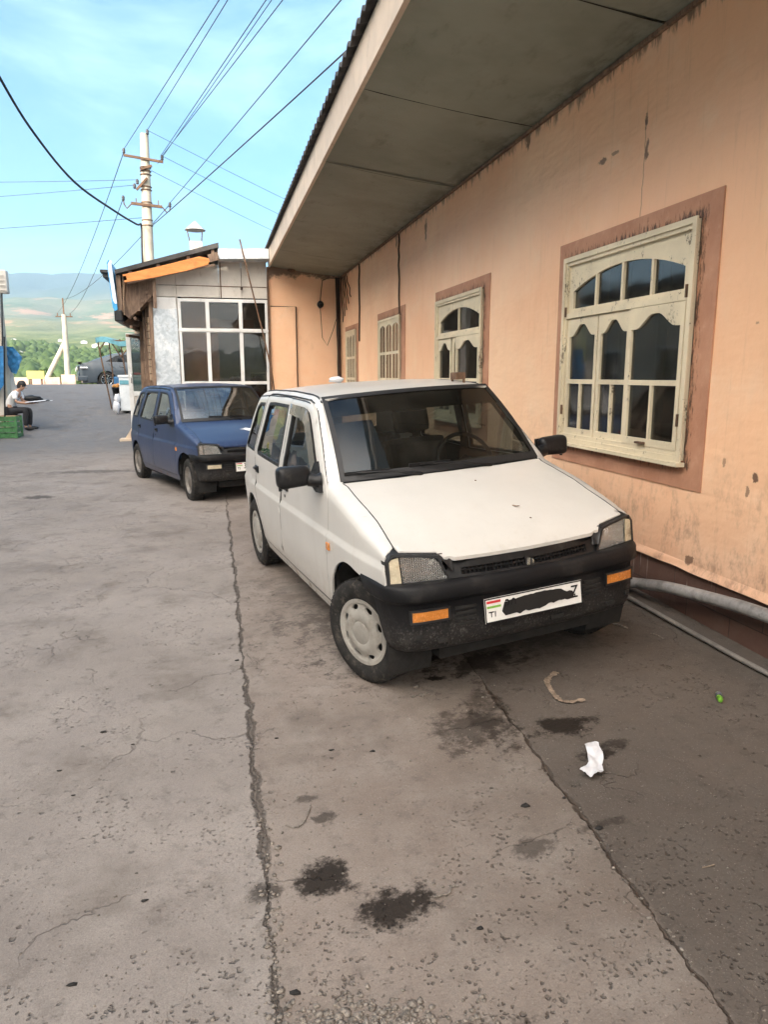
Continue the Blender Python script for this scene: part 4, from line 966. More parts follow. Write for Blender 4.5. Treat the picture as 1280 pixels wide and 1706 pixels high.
def side_fn(s, off=0): return lambda x, z: (x, s*(hw(x, z)+off), z)
def nose(y, z): return .464-.088*abs(y/.67)**2.4-.10*max(0, z-.60)
def hoodz(x, y):
    e = max(.3, ytop(clamp(x, -.36, .5))); t = clamp(abs(y)/e, 0, 1.1); return zt(clamp(x, -.345, .5))+(.024*(1-.75*smooth((x-.1)/.35)))*(1-t*t)
def surf(x, y):
    ay = abs(y); e = ytop(x)
    if ay <= e: return hoodz(x, y)
    k = min(1, (ay-e)/RY(x)); return zt(x)-RZ(x)*(1-math.sqrt(max(0, 1-k*k)))
def ltop(y):
    z = .71
    for _ in range(12): z = .5*z+.5*surf(nose(y, z), y)
    return z
def ws(u, v):
    x = (-.285-.075*u*u)*(1-v)+(-.752-.055*u*u)*v; y = u*(.605*(1-v)+.535*v); z = (.945+.008*(1-u*u))*(1-v)+(1.352+.014*(1-u*u))*v
    b = .022*math.sin(math.pi*v); return V((x+b*.7, y, z+b*.7))
def wheel(root, cx, cy, side, steer, cap, r=.262):
    W_ = empty('wheel', (0, 0, 0), None, None); W_.parent = root
    # as a part the tyre is the wheel's mesh; cap and rim hang below it
    bpy.data.objects.remove(W_)
    M4 = Matrix.Translation((cx, cy, r)) @ Matrix.Rotation(R(steer), 4, 'Z') @ Matrix.Rotation(R(90 if side < 0 else -90), 4, 'X')   # +Z of the lathe points outward
    t = MB(); w2 = .072
    prof = [(.166, -.060), (.178, -.068), (.215, -.074), (.243, -.070), (.256, -.058), (.261, -.045), (.262, 0), (.261, .045), (.256, .058), (.243, .070), (.215, .074), (.178, .068), (.166, .060)]
    t.lathe(prof, M4, 48, closed=False)
    for k in range(60):       # tread blocks
        for j, (h0, h1) in enumerate(((-.054, -.022), (-.016, .016), (.022, .054))):
            a0 = 2*math.pi*(k+.33*j)/60; a1 = a0+2*math.pi/60*.72; q = []
            for a_ in (a0, a1):
                for rr_, hh in ((r-.004, h0), (r-.004, h1), (r+.0035, h1*.97), (r+.0035, h0*.97)): q.append(M4 @ V((rr_*math.cos(a_), rr_*math.sin(a_), hh)))
            t.add(q, [(3, 2, 6, 7), (0, 3, 7, 4), (1, 5, 6, 2), (0, 1, 2, 3), (4, 7, 6, 5)])
    tyre = part(t, 'wheel', MAT['rubber'], root, world=False)
    b = MB(); b.lathe([(.170, -.055), (.150, -.02), (.150, .030), (.135, .028), (.02, .015), (0, .015)], M4, 32); part(b, 'brake_drum', MAT['dark'], tyre, world=False)
    if cap:
        c = MB(); hol = []
        for k in range(8):
            a_ = 2*math.pi*(k+.5)/8; rc = .128; pts = []
            for j in range(16):
                q = 2*math.pi*j/16; rr_ = rc+.0135*math.sin(q)*(1-.25*math.cos(q)); ta = a_+math.cos(q)*.20; pts.append((rr_*math.cos(ta), rr_*math.sin(ta)))
            hol.append(pts)
        dome = lambda u, v: M4 @ V((u, v, .078-.020*smooth((math.hypot(u, v)-.085)/.055)+.0065*smooth((math.hypot(u, v)-.143)/.008)-.004*math.exp(-((math.hypot(u, v)-.058)/.004)**2)))
        rings = [(rr_*math.cos(2*math.pi*k/40), rr_*math.sin(2*math.pi*k/40)) for rr_ in (.05, .055, .058, .061, .066, .085, .100, .112, .1425, .147, .151, .155, .161) for k in range(40)]
        c.panel([(.168*math.cos(2*math.pi*k/48), .168*math.sin(2*math.pi*k/48)) for k in range(48)], hol, dome, step=.03, thick=tuple((M4.to_3x3() @ V((0, 0, -.012)))), extra=rings, dens=.02)
        part(c, 'hubcap', MAT['hub'], tyre, world=False)
    else:
        c = MB(); c.lathe([(.170, .055), (.166, .066), (.158, .062), (.150, .045), (.135, .030), (.100, .036), (.075, .052), (.045, .050), (.03, .060), (0, .062)], M4, 32)
        for k in range(10):
            a_ = 2*math.pi*k/10; c.ico(M4 @ V((.118*math.cos(a_), .118*math.sin(a_), .034)), .012, 1)
        part(c, 'rim', MAT['rim'], tyre, world=False)

def little_hatch(name, mat4, label, paintm, steer, style):
    C = empty(name, None, label, 'car', mat=mat4); pm = MAT[paintm]; W = style == 'white'
    P = lambda mb, n, m, par=C, lab=None: part(mb, n, MAT[m] if isinstance(m, str) else m, par, lab, world=False)
    body = MB(); so = side_outline()
    for s in (-1, 1):
        body.panel(so, [DOORHOLE, grow(QW, .004)], side_fn(s), step=.045, thick=(0, -s*.010, 0), flip=s > 0, extra=EXTRA, dens=.035)
        # fender rail between the hood gap and the roof side rails
    # roof
    ro = [(-.775, -.520), (-.763, -.3), (-.757, 0), (-.763, .3), (-.775, .520)]
    def roofz_(x, y):
        e = ytop(clamp(x, -2.28, -.80)); return interp(x, [-2.36, -2.28, -2.0, -1.4, -1.0, -.76], [1.30, 1.342, 1.378, 1.400, 1.390, 1.362])-.018*clamp(abs(y)/.52, 0, 1)**2-(interp(x, [-2.28, -2.0, -1.4, -1.0, -.8], [.005, .004, .006, .006, .0])*clamp(abs(y)/.52, 0, 1)**4)
    edge = [(x, ytop(x)-.004) for x in (-.84, -1.0, -1.2, -1.4, -1.6, -1.8, -2.0, -2.15, -2.27)]
    rp = ro[:]+edge+[(-2.325, .35), (-2.34, 0), (-2.325, -.35)]+[(x, -y) for x, y in edge[::-1]]
    body.panel(rp, [], lambda x, y: (x, y, roofz_(x, y)), step=.06, thick=(0, 0, -.01), extra=[(x, s*(ytop(x)-d)) for x in [-.85-.05*i for i in range(28)] for s in (-1, 1) for d in (.02, .05, .09)])
    # scuttle strip, rear panel with window opening
    def rear(y, z):
        x = interp(z, *XR); e = max(.05, hw(x+.001, z)+.075); return (x-.0-.05*(1-(y/.62)**2)+.0, y, z)
    rh = lambda z: hw(interp(z, *XR)+.001, z)
    rout = [(-rh(.30), .30)]+[(rh(z), z) for z in (.30, .45, .60, .80, .93, 1.15, 1.29)]+[(.30, 1.335), (-.30, 1.335)]+[(-rh(z), z) for z in (1.29, 1.15, .93, .80, .60, .45)]
    rout = [p for i, p in enumerate(rout) if i == 0 or p != rout[0]]
    RWN = [(-.50, .97), (.50, .97), (.46, 1.24), (.42, 1.27), (-.42, 1.27), (-.46, 1.24)]
    body.panel(rout, [RWN], rear, step=.06, thick=(.012, 0, 0), flip=True)
    for s in (-1, 1):       # roof rail lip closing the shoulder towards the windscreen
        body.grid(lambda u, v: V((-.345-.44*u, s*(ytop(-.345-.44*u)), zt(-.345-.44*u)))*(1-v)+ws(s*.985, clamp(u*1.02))*v, 14, 2, flip=s < 0)
    P(body, 'body', pm)
    # hood
    hd = MB(); ye = lambda x: ytop(x)-.006
    nx = [-.335, -.25, -.15, -.05, .05, .15, .24, .32]
    half = [(x, -ye(x)) for x in nx]+[(nose(y_, ltop(y_))-.020, -y_) for y_ in (.60, .57, .54, .50, .465, .44)]+[(nose(.42, .68)+.002, -.412), (.428, -.388), (.436, -.365), (.442, -.2), (.445, 0)]
    hp = [(-.272, 0), (-.285, -.3), (-.335, -.575)]+half[1:]+[(x, -y) for x, y in half[::-1][1:-1]]+[(-.335, .575), (-.285, .3)]
    hp = [(-.262, 0), (-.275, -.3), (-.330, -ye(-.33))]+half[1:]+[(x, -y) for x, y in half[::-1][1:-1]]+[(-.330, ye(-.33)), (-.275, .3)]
    hd.panel(hp[::-1] if False else hp, [], lambda x, y: (x, y, hoodz(x, y)-.002*smooth((x-.38)/.08)), step=.05, thick=(0, 0, -.016), dens=.03, extra=[(x, s*(ye(x)-d)) for x in nx for s in (-1, 1) for d in (.012, .03)])
    P(hd, 'hood', pm)
    # dark structure beneath: gaps read black
    u = MB()
    u.grid(lambda a, b: (-.33+.66*a*.98, (-1+2*b)*(ytop(-.33+.64*a)-.0), hoodz(-.33+.64*a, (-1+2*b)*.5)-.045), 10, 10)
    for s in (-1, 1):
        u.panel([(-2.2, .29), (-.36, .29), (-.33, .86), (-.33, .90), (-2.2, .90)], [], lambda x, z: (x, s*(hw(x, z)-.028), z), step=.1, thick=(0, -s*.02, 0))
        u.panel([(-.36, .90), (-.80, 1.31), (-.93, 1.345), (-1.9, 1.345), (-2.0, 1.30), (-2.18, .90)], [grow(FW, .004), grow(RW, .004)], lambda x, z: (x, s*(hw(x, z)-.024), z), step=.08, thick=(0, -s*.012, 0))
        for cx in (-.04, -2.335):      # wheel wells
            n = 20; rr_ = .36 if cx > -1 else .345; y0 = s*(.66 if cx > -1 else .64); y1 = s*.44
            rng = (-20, 200)
            u.grid(lambda a, b: (cx+rr_*math.cos(R(rng[0]+(rng[1]-rng[0])*a)), y0+(y1-y0)*b, .26+rr_*.97*math.sin(R(rng[0]+(rng[1]-rng[0])*a))), n, 1)
            u.panel(arc(cx, .26, rr_, 200, -20, 16), [], lambda x, z: (x, y1, z), step=.3, nogrid=True)
    u.box((-2.0, -.60, .17), (-.42, .60, .26)); u.box((-2.65, -.42, .19), (-1.98, .42, .30)); u.box((-.42, -.42, .20), (.36, .42, .55))
    u.box((-.46, -.60, .26), (-.40, .60, .85)); u.box((-2.6, -.5, .28), (-2.0, .5, .55)); u.box((-.2, -.60, .62), (.2, .60, .66))
    P(u, 'underbody', 'dark')
    if W:
        rg = MB()
        rg.panel([(-2.62, .20), (-2.0, .21), (-2.02, .34), (-2.335+.36*math.cos(R(150)), .26+.36*math.sin(R(150)))], [], side_fn(-1, -.03), step=.2, thick=(0, .004, 0)); 
    # doors with their glass
    for s in (-1, 1):
        for nm, dp, wp_ in (('front', FD, FW), ('rear', RD, RW)):
            d = MB(); d.panel(dp[::-1], [wp_], side_fn(s), step=.045, thick=(0, -s*.022, 0), flip=s > 0, extra=EXTRA, dens=.03)
            door = P(d, 'door', pm)
            f = MB(); f.panel(grow(wp_, .004), [grow(wp_, -.017)], side_fn(s, .0015), step=.2, thick=(0, -s*.02, 0), flip=s > 0, dens=.03, nogrid=True, sm=False)
            if nm == 'front': f.panel([(-.485, .925), (-.58, 1.012), (-.60, .925)], [], side_fn(s, .0016), step=.2, thick=(0, -s*.01, 0), nogrid=True, sm=False)
            P(f, 'window_seal', 'seal', door)
            g_ = MB(); g_.panel(grow(wp_, -.010), [], side_fn(s, -.010), step=.09, flip=s > 0); P(g_, 'window_glass', 'glass_side' if W else 'glass_side_sky', door)
            h_ = MB(); hx = -1.20 if nm == 'front' else -2.055
            h_.box((hx-.045, s*(hw(hx, .80)-.006), .775), (hx+.045, s*(hw(hx, .80)+.010), .825), bev=.005); h_.box((hx-.035, s*(hw(hx, .8)+.010), .800), (hx+.03, s*(hw(hx, .8)+.026), .818), bev=.004)
            P(h_, 'door_handle', 'black', door)
            if nm == 'front': P(MB().lathe([(.011, 0), (.010, .004), (0, .004)], Matrix.Translation((-1.245, s*hw(-1.245, .735), .735)) @ Matrix.Rotation(R(90 if s < 0 else -90), 4, 'X'), 12), 'lock', 'black', door)
            if nm == 'front' and W and s < 0:
                vz = MB(); op = [(-.62, 1.045), (-.80, 1.222), (-.86, 1.262), (-.93, 1.285), (-1.245, 1.296), (-1.262, 1.325), (-.93, 1.318), (-.835, 1.300), (-.765, 1.255), (-.585, 1.075)]
                op = [(-.50, .955), (-.62, 1.065), (-.80, 1.235), (-.86, 1.278), (-.93, 1.300), (-1.25, 1.308), (-1.238, 1.245), (-.97, 1.232), (-.885, 1.205), (-.80, 1.13), (-.66, 1.00), (-.61, .935)]
                vz.panel(op, [], side_fn(s, .016), step=.04, thick=(0, .003, 0), flip=s > 0, dens=.03); P(vz, 'wind_deflector', 'visor', door)
        q = MB(); q.panel(grow(QW, .006), [grow(QW, -.012)], side_fn(s, .0015), step=.2, thick=(0, -s*.015, 0), flip=s > 0, dens=.03, nogrid=True, sm=False); P(q, 'quarter_window_seal', 'seal')
        q = MB(); q.panel(grow(QW, -.006), [], side_fn(s, -.006), step=.09, flip=s > 0); P(q, 'quarter_window', 'glass_side')
        # roof drip channel, waist rubbing line, arch lip, marker lamp
        dr = MB(); xs_ = [-.40, -.55, -.70, -.80, -.90]+[-1.0-.1*i for i in range(13)]
        dr.tube([(x, s*(ytop(x)+.002), zt(x)+.003) for x in xs_ if x <= -.78], .0055, 6); dr.tube([(x, s*(hw(x, zt(x)-.030)+.002), zt(x)-.030) for x in xs_ if x <= -.86], .0035, 5)
        P(dr, 'roof_gutter', 'seal')
        ml = MB(); mx_ = -.335; yy = hw(mx_, .62); ml.box((mx_-.025, s*(yy-.002), .598), (mx_+.022, s*(yy+.010), .640), bev=.006); P(ml, 'marker_lamp', 'amber')
    if W:
        d_ = MB(); d_.tube([(-.345-.30*0, -hw(-.35, .88)-.001, .875), (-.375, -hw(-.375, .915)-.001, .915)], .003, 5)
    for s in (-1, 1):      # dark tubes added so the door and hood gaps look shaded
        q = MB(); dh = DOORHOLE+[DOORHOLE[0]]; dd = []
        for i in range(len(dh)-1):
            k_ = max(1, int(math.dist(dh[i], dh[i+1])/.05))
            for j in range(k_): dd.append((dh[i][0]+(dh[i+1][0]-dh[i][0])*j/k_, dh[i][1]+(dh[i+1][1]-dh[i][1])*j/k_))
        dd.append(dh[0]); q.tube([(x, s*(hw(x, z)-.0035), z) for x, z in dd], .0042, 5, False)
        q.tube([(x+.004, s*(hw(x, z)-.0035), z) for x, z in ((-1.436, .285), (-1.393, .50), (-1.363, .65), (-1.333, .80), (-1.306, 1.0), (-1.285, 1.2), (-1.270, 1.340))], .0045, 5, False)
        P(q, 'door_gap_shade', 'seal')
        q = MB(); q.tube([(x, s*(ytop(x)-.003), zt(x)-.0015) for x in [-.335+.045*i for i in range(16)]], .0038, 5, False); P(q, 'hood_gap_shade', 'seal')
    # windscreen
    g_ = MB(); g_.grid(lambda a, b: ws((-1+2*a)*.965, .045+.925*b), 20, 12, flip=True); wsg = P(g_, 'windscreen', 'glass_ws' if W else 'glass_ws_sky')
    f = MB(); oo = V((.004, 0, .004))
    def strip(u0, u1, v0, v1, n1, n2): f.grid(lambda a, b: ws(u0+(u1-u0)*a, v0+(v1-v0)*b)+oo, n1, n2, flip=True)
    strip(-1.0, 1.0, -.012, .065, 24, 1); strip(-1.0, 1.0, .955, 1.008, 24, 1); strip(-1.0, -.950, .0, 1.0, 1, 14); strip(.950, 1.0, 0, 1.0, 1, 14)
    P(f, 'windscreen_seal', 'seal', wsg)
    if W:
        b_ = MB(); b_.grid(lambda a, b: ws((-1+2*a)*.955, .725+.235*b)-oo*.6, 16, 4, flip=True); P(b_, 'sun_strip', 'glass_band', wsg)
    sc = MB(); sc.grid(lambda a, b: (-.245-.075*(-1+2*a)**2-.09*b, (-1+2*a)*.60, .935+.012*b+.010*(1-(2*a-1)**2)-.012*(1-b)), 20, 3, flip=True); P(sc, 'scuttle', 'seal')
    wi = MB()
    for (u0, v0, u1, v1) in ((-.30, -.03, -.86, .045), (.40, -.03, -.28, .060)) if W else ((.25, -.03, -.35, .07), (.7, -.03, .1, .06)):
        a, b = ws(u0, v0)+oo*3, ws(u1, v1)+oo*4; wi.tube([a, a.lerp(b, .5)+V((.02, 0, .015)), b], [.010, .007, .004], 6); wi.lathe([(.018, 0), (.014, .02), (0, .022)], Matrix.Translation(ws(u0, v0)), 10)
        c1, c2 = ws(u1+(.30 if W else .2), v1+.005)+oo*2.4, ws(u1-.10, v1+.012)+oo*2.4; wi.beam(c1, c2, .010, .016)
    P(wi, 'wiper', 'black')
    rgl = MB(); rgl.panel(grow(RWN, -.004), [], lambda y, z: V(rear(y, z))+V((.006, 0, 0)), step=.2, flip=True); P(rgl, 'rear_window', 'glass_side')
    rl = MB()
    for s in (-1, 1): rl.box((-2.76, s*.46, .60), (-2.70, s*.61, .86), bev=.015)
    P(rl, 'tail_lamp', simple_red)
    rb = MB(); rb.box((-2.86, -.60, .30), (-2.70, .60, .52), bev=.03); P(rb, 'rear_bumper', 'plastic')
    # headlamps
    for s in (-1, 1):
        zfun = lambda y, z, o=0: (nose(y, z)+o, s*abs(y), z)
        def lamp(poly, off, thick, nm, m, par=C, st=.03):
            q = MB(); pp = poly if s > 0 else poly
            q.panel(poly, [], lambda y, z: (nose(y, z)+off, s*y, z), step=st, thick=(thick, 0, 0), flip=s < 0, dens=.02); return P(q, nm, m, par)
        YT = [.662, .64, .61, .57, .54, .50, .46, .437]; full = [(.388, .596), (.664, .598)]+[(y_, ltop(y_)+.001) for y_ in YT]+[(.425, .678)]
        h_ = MB(); h_.panel(full, [grow(full, -.010)], lambda y, z: (nose(y, z)+.006, s*y, z), step=.05, thick=(-.05, 0, 0), flip=s < 0, dens=.02, sm=False)
        h_.panel(full, [], lambda y, z: (nose(y, z)-.055, s*y, z), step=.05)
        h_.grid(lambda a, b: (nose(.662, .6+.11*b)-.05*a+.005, s*(.665+.003*a), .600+.105*b), 1, 3)
        tr_ = [(nose(y_, ltop(y_))+.006, y_) for y_ in YT]+[(nose(.425, .678)+.006, .425), (.460, .392), (.44, .37), (.38, .40), (.34, .44), (.31, .50), (.31, .62), (.335, .650)]
        h_.panel(tr_, [], lambda x, y: (x, s*y, surf(min(x, .46), y)-.0055-.03*max(0, (.42-y)/.03)*(x > .43)), step=.02, dens=.02)
        hl = P(h_, 'headlight', 'seal')
        le = [(.402, .603), (.598, .604), (.604, ltop(.60)-.013), (.540, ltop(.54)-.011), (.480, ltop(.48)-.010), (.452, ltop(.455)-.014), (.436, .680)]
        lamp(le, -.002, -.004, 'lens', 'lens', hl)
        q = MB(); q.grid(lambda a, b: (nose(.42+.17*a, .66)-.012-.032*math.sin(math.pi*a)*math.sin(math.pi*b), s*(.415+.18*a), .612+.108*b), 8, 8); q.ico((nose(.51, .66)-.022, s*.51, .665), .016, 1); P(q, 'reflector', 'lamp_bowl', hl)
        co = [(.605, .604), (.657, .604), (.653, ltop(.655)-.014), (.611, ltop(.61)-.014)]
        lamp(co, .002, -.006, 'corner_lamp', 'corner' if W else 'lens', hl)
    # black nose panel with grille
    gr = MB(); nf = lambda y, z: (.480-.046*(y/.4)**2-(z-.6)*.42, y, z)
    slots = []
    for (a, b) in ((-.335, -.022), (.022, .335)):
        slots.append([(a, .614), (b, .614), (b, .646), (a, .642)])
    npn = [(-.42, .590), (.42, .590), (.40, .635), (.375, .664), (.2, .674), (-.2, .674), (-.375, .664), (-.40, .635)]
    gr.panel(npn, slots, nf, step=.05, thick=(-.03, 0, 0), dens=.03)
    gl_ = P(gr, 'grille', 'black')
    q = MB()
    for i in range(36):
        y = -.33+.66*i/35
        if abs(y) > .02: q.beam(V(nf(y, .612))-V((.010, 0, 0)), V(nf(y, .648))-V((.012, 0, 0)), .004, .008)
    q.tube([V(nf(-.335+.67*i/12, .631))-V((.006, 0, 0)) for i in range(13)], .0035, 5); P(q, 'grille_bars', 'black', gl_)
    P(MB().panel(grow(npn, -.005), [], lambda y, z: V(nf(y, z))-V((.045, 0, 0)), step=.1), 'grille_back', 'dark', gl_)
    em = MB(); em.panel([(-.020, .614), (-.004, .612), (.006, .640), (-.008, .642)], [], lambda y, z: V(nf(y, z))+V((.004, 0, 0)), step=.1, thick=(-.006, 0, 0), nogrid=True); em.panel([(.010, .614), (.018, .614), (.024, .626), (.014, .638)], [], lambda y, z: V(nf(y, z))+V((.003, 0, 0)), step=.1, thick=(-.006, 0, 0), nogrid=True)
    P(em, 'grille_emblem', 'chrome' if W else 'steel', gl_)
    # front bumper
    bp_ = MB(); path = [(.12, .692), (.20, .690), (.29, .688), (.37, .674), (.428, .634), (.464, .565), (.480, .46), (.490, .34), (.497, .2), (.50, 0)]
    sec = [(-.12, .597), (-.015, .606), (.0, .600), (.010, .588), (.012, .540), (.006, .528), (-.012, .520), (-.016, .505), (-.013, .40), (-.017, .345), (-.030, .300), (-.045, .288), (-.09, .286)]
    full_ = path+[(x, -y) for x, y in path[::-1][1:]]
    cum = [0]
    for i in range(1, len(full_)): cum.append(cum[-1]+math.dist(full_[i], full_[i-1]))
    NP = 90
    def pathpt(t):
        d_ = t*cum[-1]; i = 0
        while i < len(cum)-2 and cum[i+1] < d_: i += 1
        k = (d_-cum[i])/(cum[i+1]-cum[i]); return V(full_[i]).lerp(V(full_[i+1]), k)
    def bpt(t, j):
        o, z = sec[j]; a, b = pathpt(max(0, t-.012)), pathpt(min(1, t+.012)); tn = (b-a).normalized(); nn = V((-tn.y, tn.x)); nn = nn if nn.dot(V((1, 0)))+nn.dot(V((0, 1 if a.y > 0 else -1)))*.5 > 0 else -nn
        p = pathpt(t)+nn*o; return p
    startx = lambda z: -.04+math.sqrt(max(.0016, .352**2-(z-.265)**2))
    vs_ = []; n2 = len(sec)
    for i in range(NP+1):
        for j in range(n2):
            z = sec[j][1]; x0 = max(.125 if z > .5 else 0, startx(z)) if False else max(.120, startx(z)) if z < .56 else .125
            # squeeze the path so that it begins at the wheel arch
            t0 = max(0, (x0-.12)*1.02/cum[-1]); t = t0+(1-2*t0)*i/NP; p = bpt(t, j); vs_.append((p.x, p.y, z))
    bp_.add(vs_, [(i*n2+j, i*n2+j+1, (i+1)*n2+j+1, (i+1)*n2+j) for i in range(NP) for j in range(n2-1)], True)
    if W:
        bm_ = P(bp_, 'front_bumper', 'plastic')
    else: bm_ = P(bp_, 'front_bumper', 'plastic')
    sub = lambda mb, n, m: P(mb, n, m, bm_)
    fx = lambda y: interp(abs(y), [0, .2, .34, .46, .545, .600, .645], [.50, .498, .492, .484, .476, .462, .43])-.012
    for s in (-1, 1):
        q = MB(); q.panel(rect(.425, .592, .440, .488), [], lambda y, z: (fx(y)+.004, s*y, z), step=.04, thick=(-.01, 0, 0), flip=s < 0, dens=.03); sub(q, 'indicator_lamp', 'amber' if W else 'corner')
        q = MB(); q.panel(grow(rect(.425, .592, .440, .488), .008), [rect(.427, .590, .442, .486)], lambda y, z: (fx(y)+.007, s*y, z), step=.04, thick=(-.012, 0, 0), flip=s < 0, dens=.03, nogrid=True); sub(q, 'indicator_bezel', 'seal')
    for (a, b, c, d_) in ((.29, .39, .47, .482), (.29, .39, .445, .457), (.29, .39, .42, .432), (.29, .39, .395, .407), (.43, .48, .330, .350), (.10, .17, .33, .35), (.55, .58, .36, .38)):
        for s in (-1, 1):
            q = MB(); q.panel(rect(a, b, c, d_), [], lambda y, z: (fx(y)+.003, s*y, z), step=.1, thick=(-.01, 0, 0), flip=s < 0, dens=.03, nogrid=True)
            sub(q, 'air_slot', 'dark')
    # number plate
    pl = MB(); px_ = .507; tl = .10
    pf = lambda y, z: (px_-(z-.444)*tl, y, z)
    pl.panel(rect(-.26, .26, .388, .50), [], pf, step=.3, thick=(-.004, 0, 0), sm=False); plt_ = sub(pl, 'number_plate', 'plate')
    q = MB(); q.panel(rect(-.26, .26, .388, .50), [rect(-.254, .254, .394, .494)], lambda y, z: V(pf(y, z))+V((.001, 0, 0)), step=.5, nogrid=True, sm=False); P(q, 'plate_border', 'black', plt_)
    M4 = lambda y, z: Matrix(((0, 0, 1, px_+.002), (1, 0, 0, y), (0, 1, 0, z), (0, 0, 0, 1)))
    for (z0_, z1_, mm) in ((.477, .488, 'plate_red'), (.455, .465, 'plate_green')):
        q = MB(); q.panel(rect(-.250, -.178, z0_, z1_), [], lambda y, z: V(pf(y, z))+V((.0015, 0, 0)), step=.5, nogrid=True, sm=False); P(q, 'flag_stripe', mm, plt_)
    text_part('plate_letters', 'TJ', .058, MAT['black'], plt_, M4(-.223, .418), sx=.8)
    text_part('plate_number', '30', .088, MAT['black'], plt_, M4(-.13, .450), sx=.72)
    text_part('plate_number', 'Z' if W else '05', .088, MAT['black'], plt_, M4(.215, .450), sx=.72)
    if W:
        random.seed(3); top_, bot_ = [], []
        for i in range(27):
            t = i/26; y = -.175+.395*t; top_.append((y, .470+.016*math.sin(t*3)+.006*mnoise.noise(V((t*22, 1, 0)))-(.035 if i in (0, 26) else 0)-.014*(t > .82))); bot_.append((y+.004*mnoise.noise(V((t*9, 4, 0))), .412-.008*t*0+.010*mnoise.noise(V((t*15, 8, 0)))+(.02 if i in (0, 26) else 0)+.014*(t > .6)))
        q = MB(); q.panel(bot_+top_[::-1], [], lambda y, z: V(pf(y, z))+V((.004, 0, 0)), step=.5, thick=(-.0008, 0, 0), nogrid=True, sm=False); P(q, 'blacked_out_area', 'gash', plt_)
    # mirrors
    for s in (-1, 1):
        q = MB(); c0 = V((-.50, s*.80, .975))
        bm = bmesh.new(); bmesh.ops.create_cube(bm, size=1)
        for v in bm.verts:
            v.co = V((v.co.x*.095*(1 if v.co.y*s > 0 else .8), v.co.y*.185, v.co.z*(.108 if v.co.y*s < 0 else .120))); v.co.x += -.01
        bmesh.ops.bevel(bm, geom=bm.edges[:], offset=.036, segments=4, affect='EDGES', profile=.55); bm.verts.index_update()
        q.add([v.co+c0+V((0, s*.012, 0)) for v in bm.verts], [[v.index for v in f_.verts] for f_ in bm.faces], True); bm.free()
        q.tube([(-.49, s*.735, .955), (-.475, s*.700, .945), (-.47, s*.672, .945)], [.038, .034, .045], 10)
        q.panel([(-.415, .888), (-.50, .88), (-.615, .915), (-.625, .945), (-.585, 1.022), (-.555, 1.035), (-.44, .93)], [], side_fn(s, .018), step=.05, thick=(0, -s*.02, 0), dens=.03)
        q.tube([(-.52, s*.885, .925), (-.52, s*.885, .905)], .010, 6)
        mir = P(q, 'wing_mirror', 'black' if (W or s < 0) else 'redtape')
        q = MB(); q.box((-.56, s*.72, .935), (-.553, s*.885, 1.02), bev=.002); P(q, 'mirror_glass', 'chrome', mir)
    # cabin
    ca = MB(); ca.grid(lambda a, b: (-.33-.22*b, (-1+2*a)*.58, .915-.02*b+.0), 4, 3); ca.box((-.56, -.60, .60), (-.50, .60, .90), bev=.02); ca.box((-.62, .18, .86), (-.46, .52, .945), bev=.02)
    ca.grid(lambda a, b: (-.80-1.40*a, (-1+2*b)*.50, 1.345-.01*abs(a-.5)), 4, 4)
    P(ca, 'dashboard', 'liner')
    sw = MB(); cw = V((-.72, .33, .90)); ax1 = V((0, 1, 0)); ax2 = V((-.42, 0, .9)).normalized()
    pts = [cw+(ax1*math.cos(2*math.pi*k/28)+ax2*math.sin(2*math.pi*k/28))*.185 for k in range(29)]; sw.tube(pts, .013, 8, False)
    for k in (.1, math.pi-.1, -math.pi/2): sw.beam(cw, cw+(ax1*math.cos(k)+ax2*math.sin(k))*.18, .035, .014)
    sw.ico(cw, .05, 1); sw.tube([cw, cw+V((.22, 0, -.10))], .03, 8); P(sw, 'steering_wheel', 'black')
    for y in (-.32, .32):
        q = MB(); q.box((-1.32, y-.23, .30), (-.80, y+.23, .50), bev=.05)
        Mt = Matrix.Translation((-1.30, y, .45)) @ Matrix.Rotation(R(-16), 4, 'Y'); q.box((-.06, -.22, 0), (.06, .22, .56), Mt, .045); q.box((-.05, -.13, .60), (.04, .13, .78), Mt, .04); P(q, 'front_seat', 'seatdark' if y > 0 else 'seatcloth')
    q = MB(); q.box((-2.15, -.58, .30), (-1.70, .58, .52), bev=.05); q.box((-.06, -.57, 0), (.06, .57, .52), Matrix.Translation((-2.14, 0, .45)) @ Matrix.Rotation(R(-18), 4, 'Y'), .05); P(q, 'rear_seat', 'seatcloth')
    q = MB(); q.tube([(-.83, 0, 1.33), (-.80, 0, 1.29)], .008, 6); q.box((-.80, -.11, 1.235), (-.775, .11, 1.29), bev=.01); P(q, 'rear_view_mirror', 'black')
    if W:
        q = MB(); q.grid(lambda a, b: ws(-.93+.42*a-.02*b, .07+.60*b)-V((.055, 0, .02)), 4, 4); P(q, 'blue_reflection_sheet', simple_blue)  # added sheet: its blue stands in for a reflection in the windscreen
    # wheels
    wheel(C, 0, -.612, -1, steer, W); wheel(C, 0, .612, 1, steer, W); wheel(C, -2.335, -.605, -1, 0, W); wheel(C, -2.335, .605, 1, 0, W)
    return C, P
simple_red = simple('tail_lamp_red', (.35, .02, .02), .25, coat=.5)
simple_blue = simple('reflection_blue', (.010, .028, .052), .5, var=.15, scale=4)
def axes_matrix(O, H, pi, ro):
    hx = V((math.cos(H)*math.cos(pi), math.sin(H)*math.cos(pi), math.sin(pi))); hy = V((-math.sin(H), math.cos(H), 0)); hz_ = hx.cross(hy)
    a, b = hy*math.cos(ro)+hz_*math.sin(ro), hz_*math.cos(ro)-hy*math.sin(ro)
    m = Matrix((hx, a, b)).transposed().to_4x4(); m.translation = V(O); return m
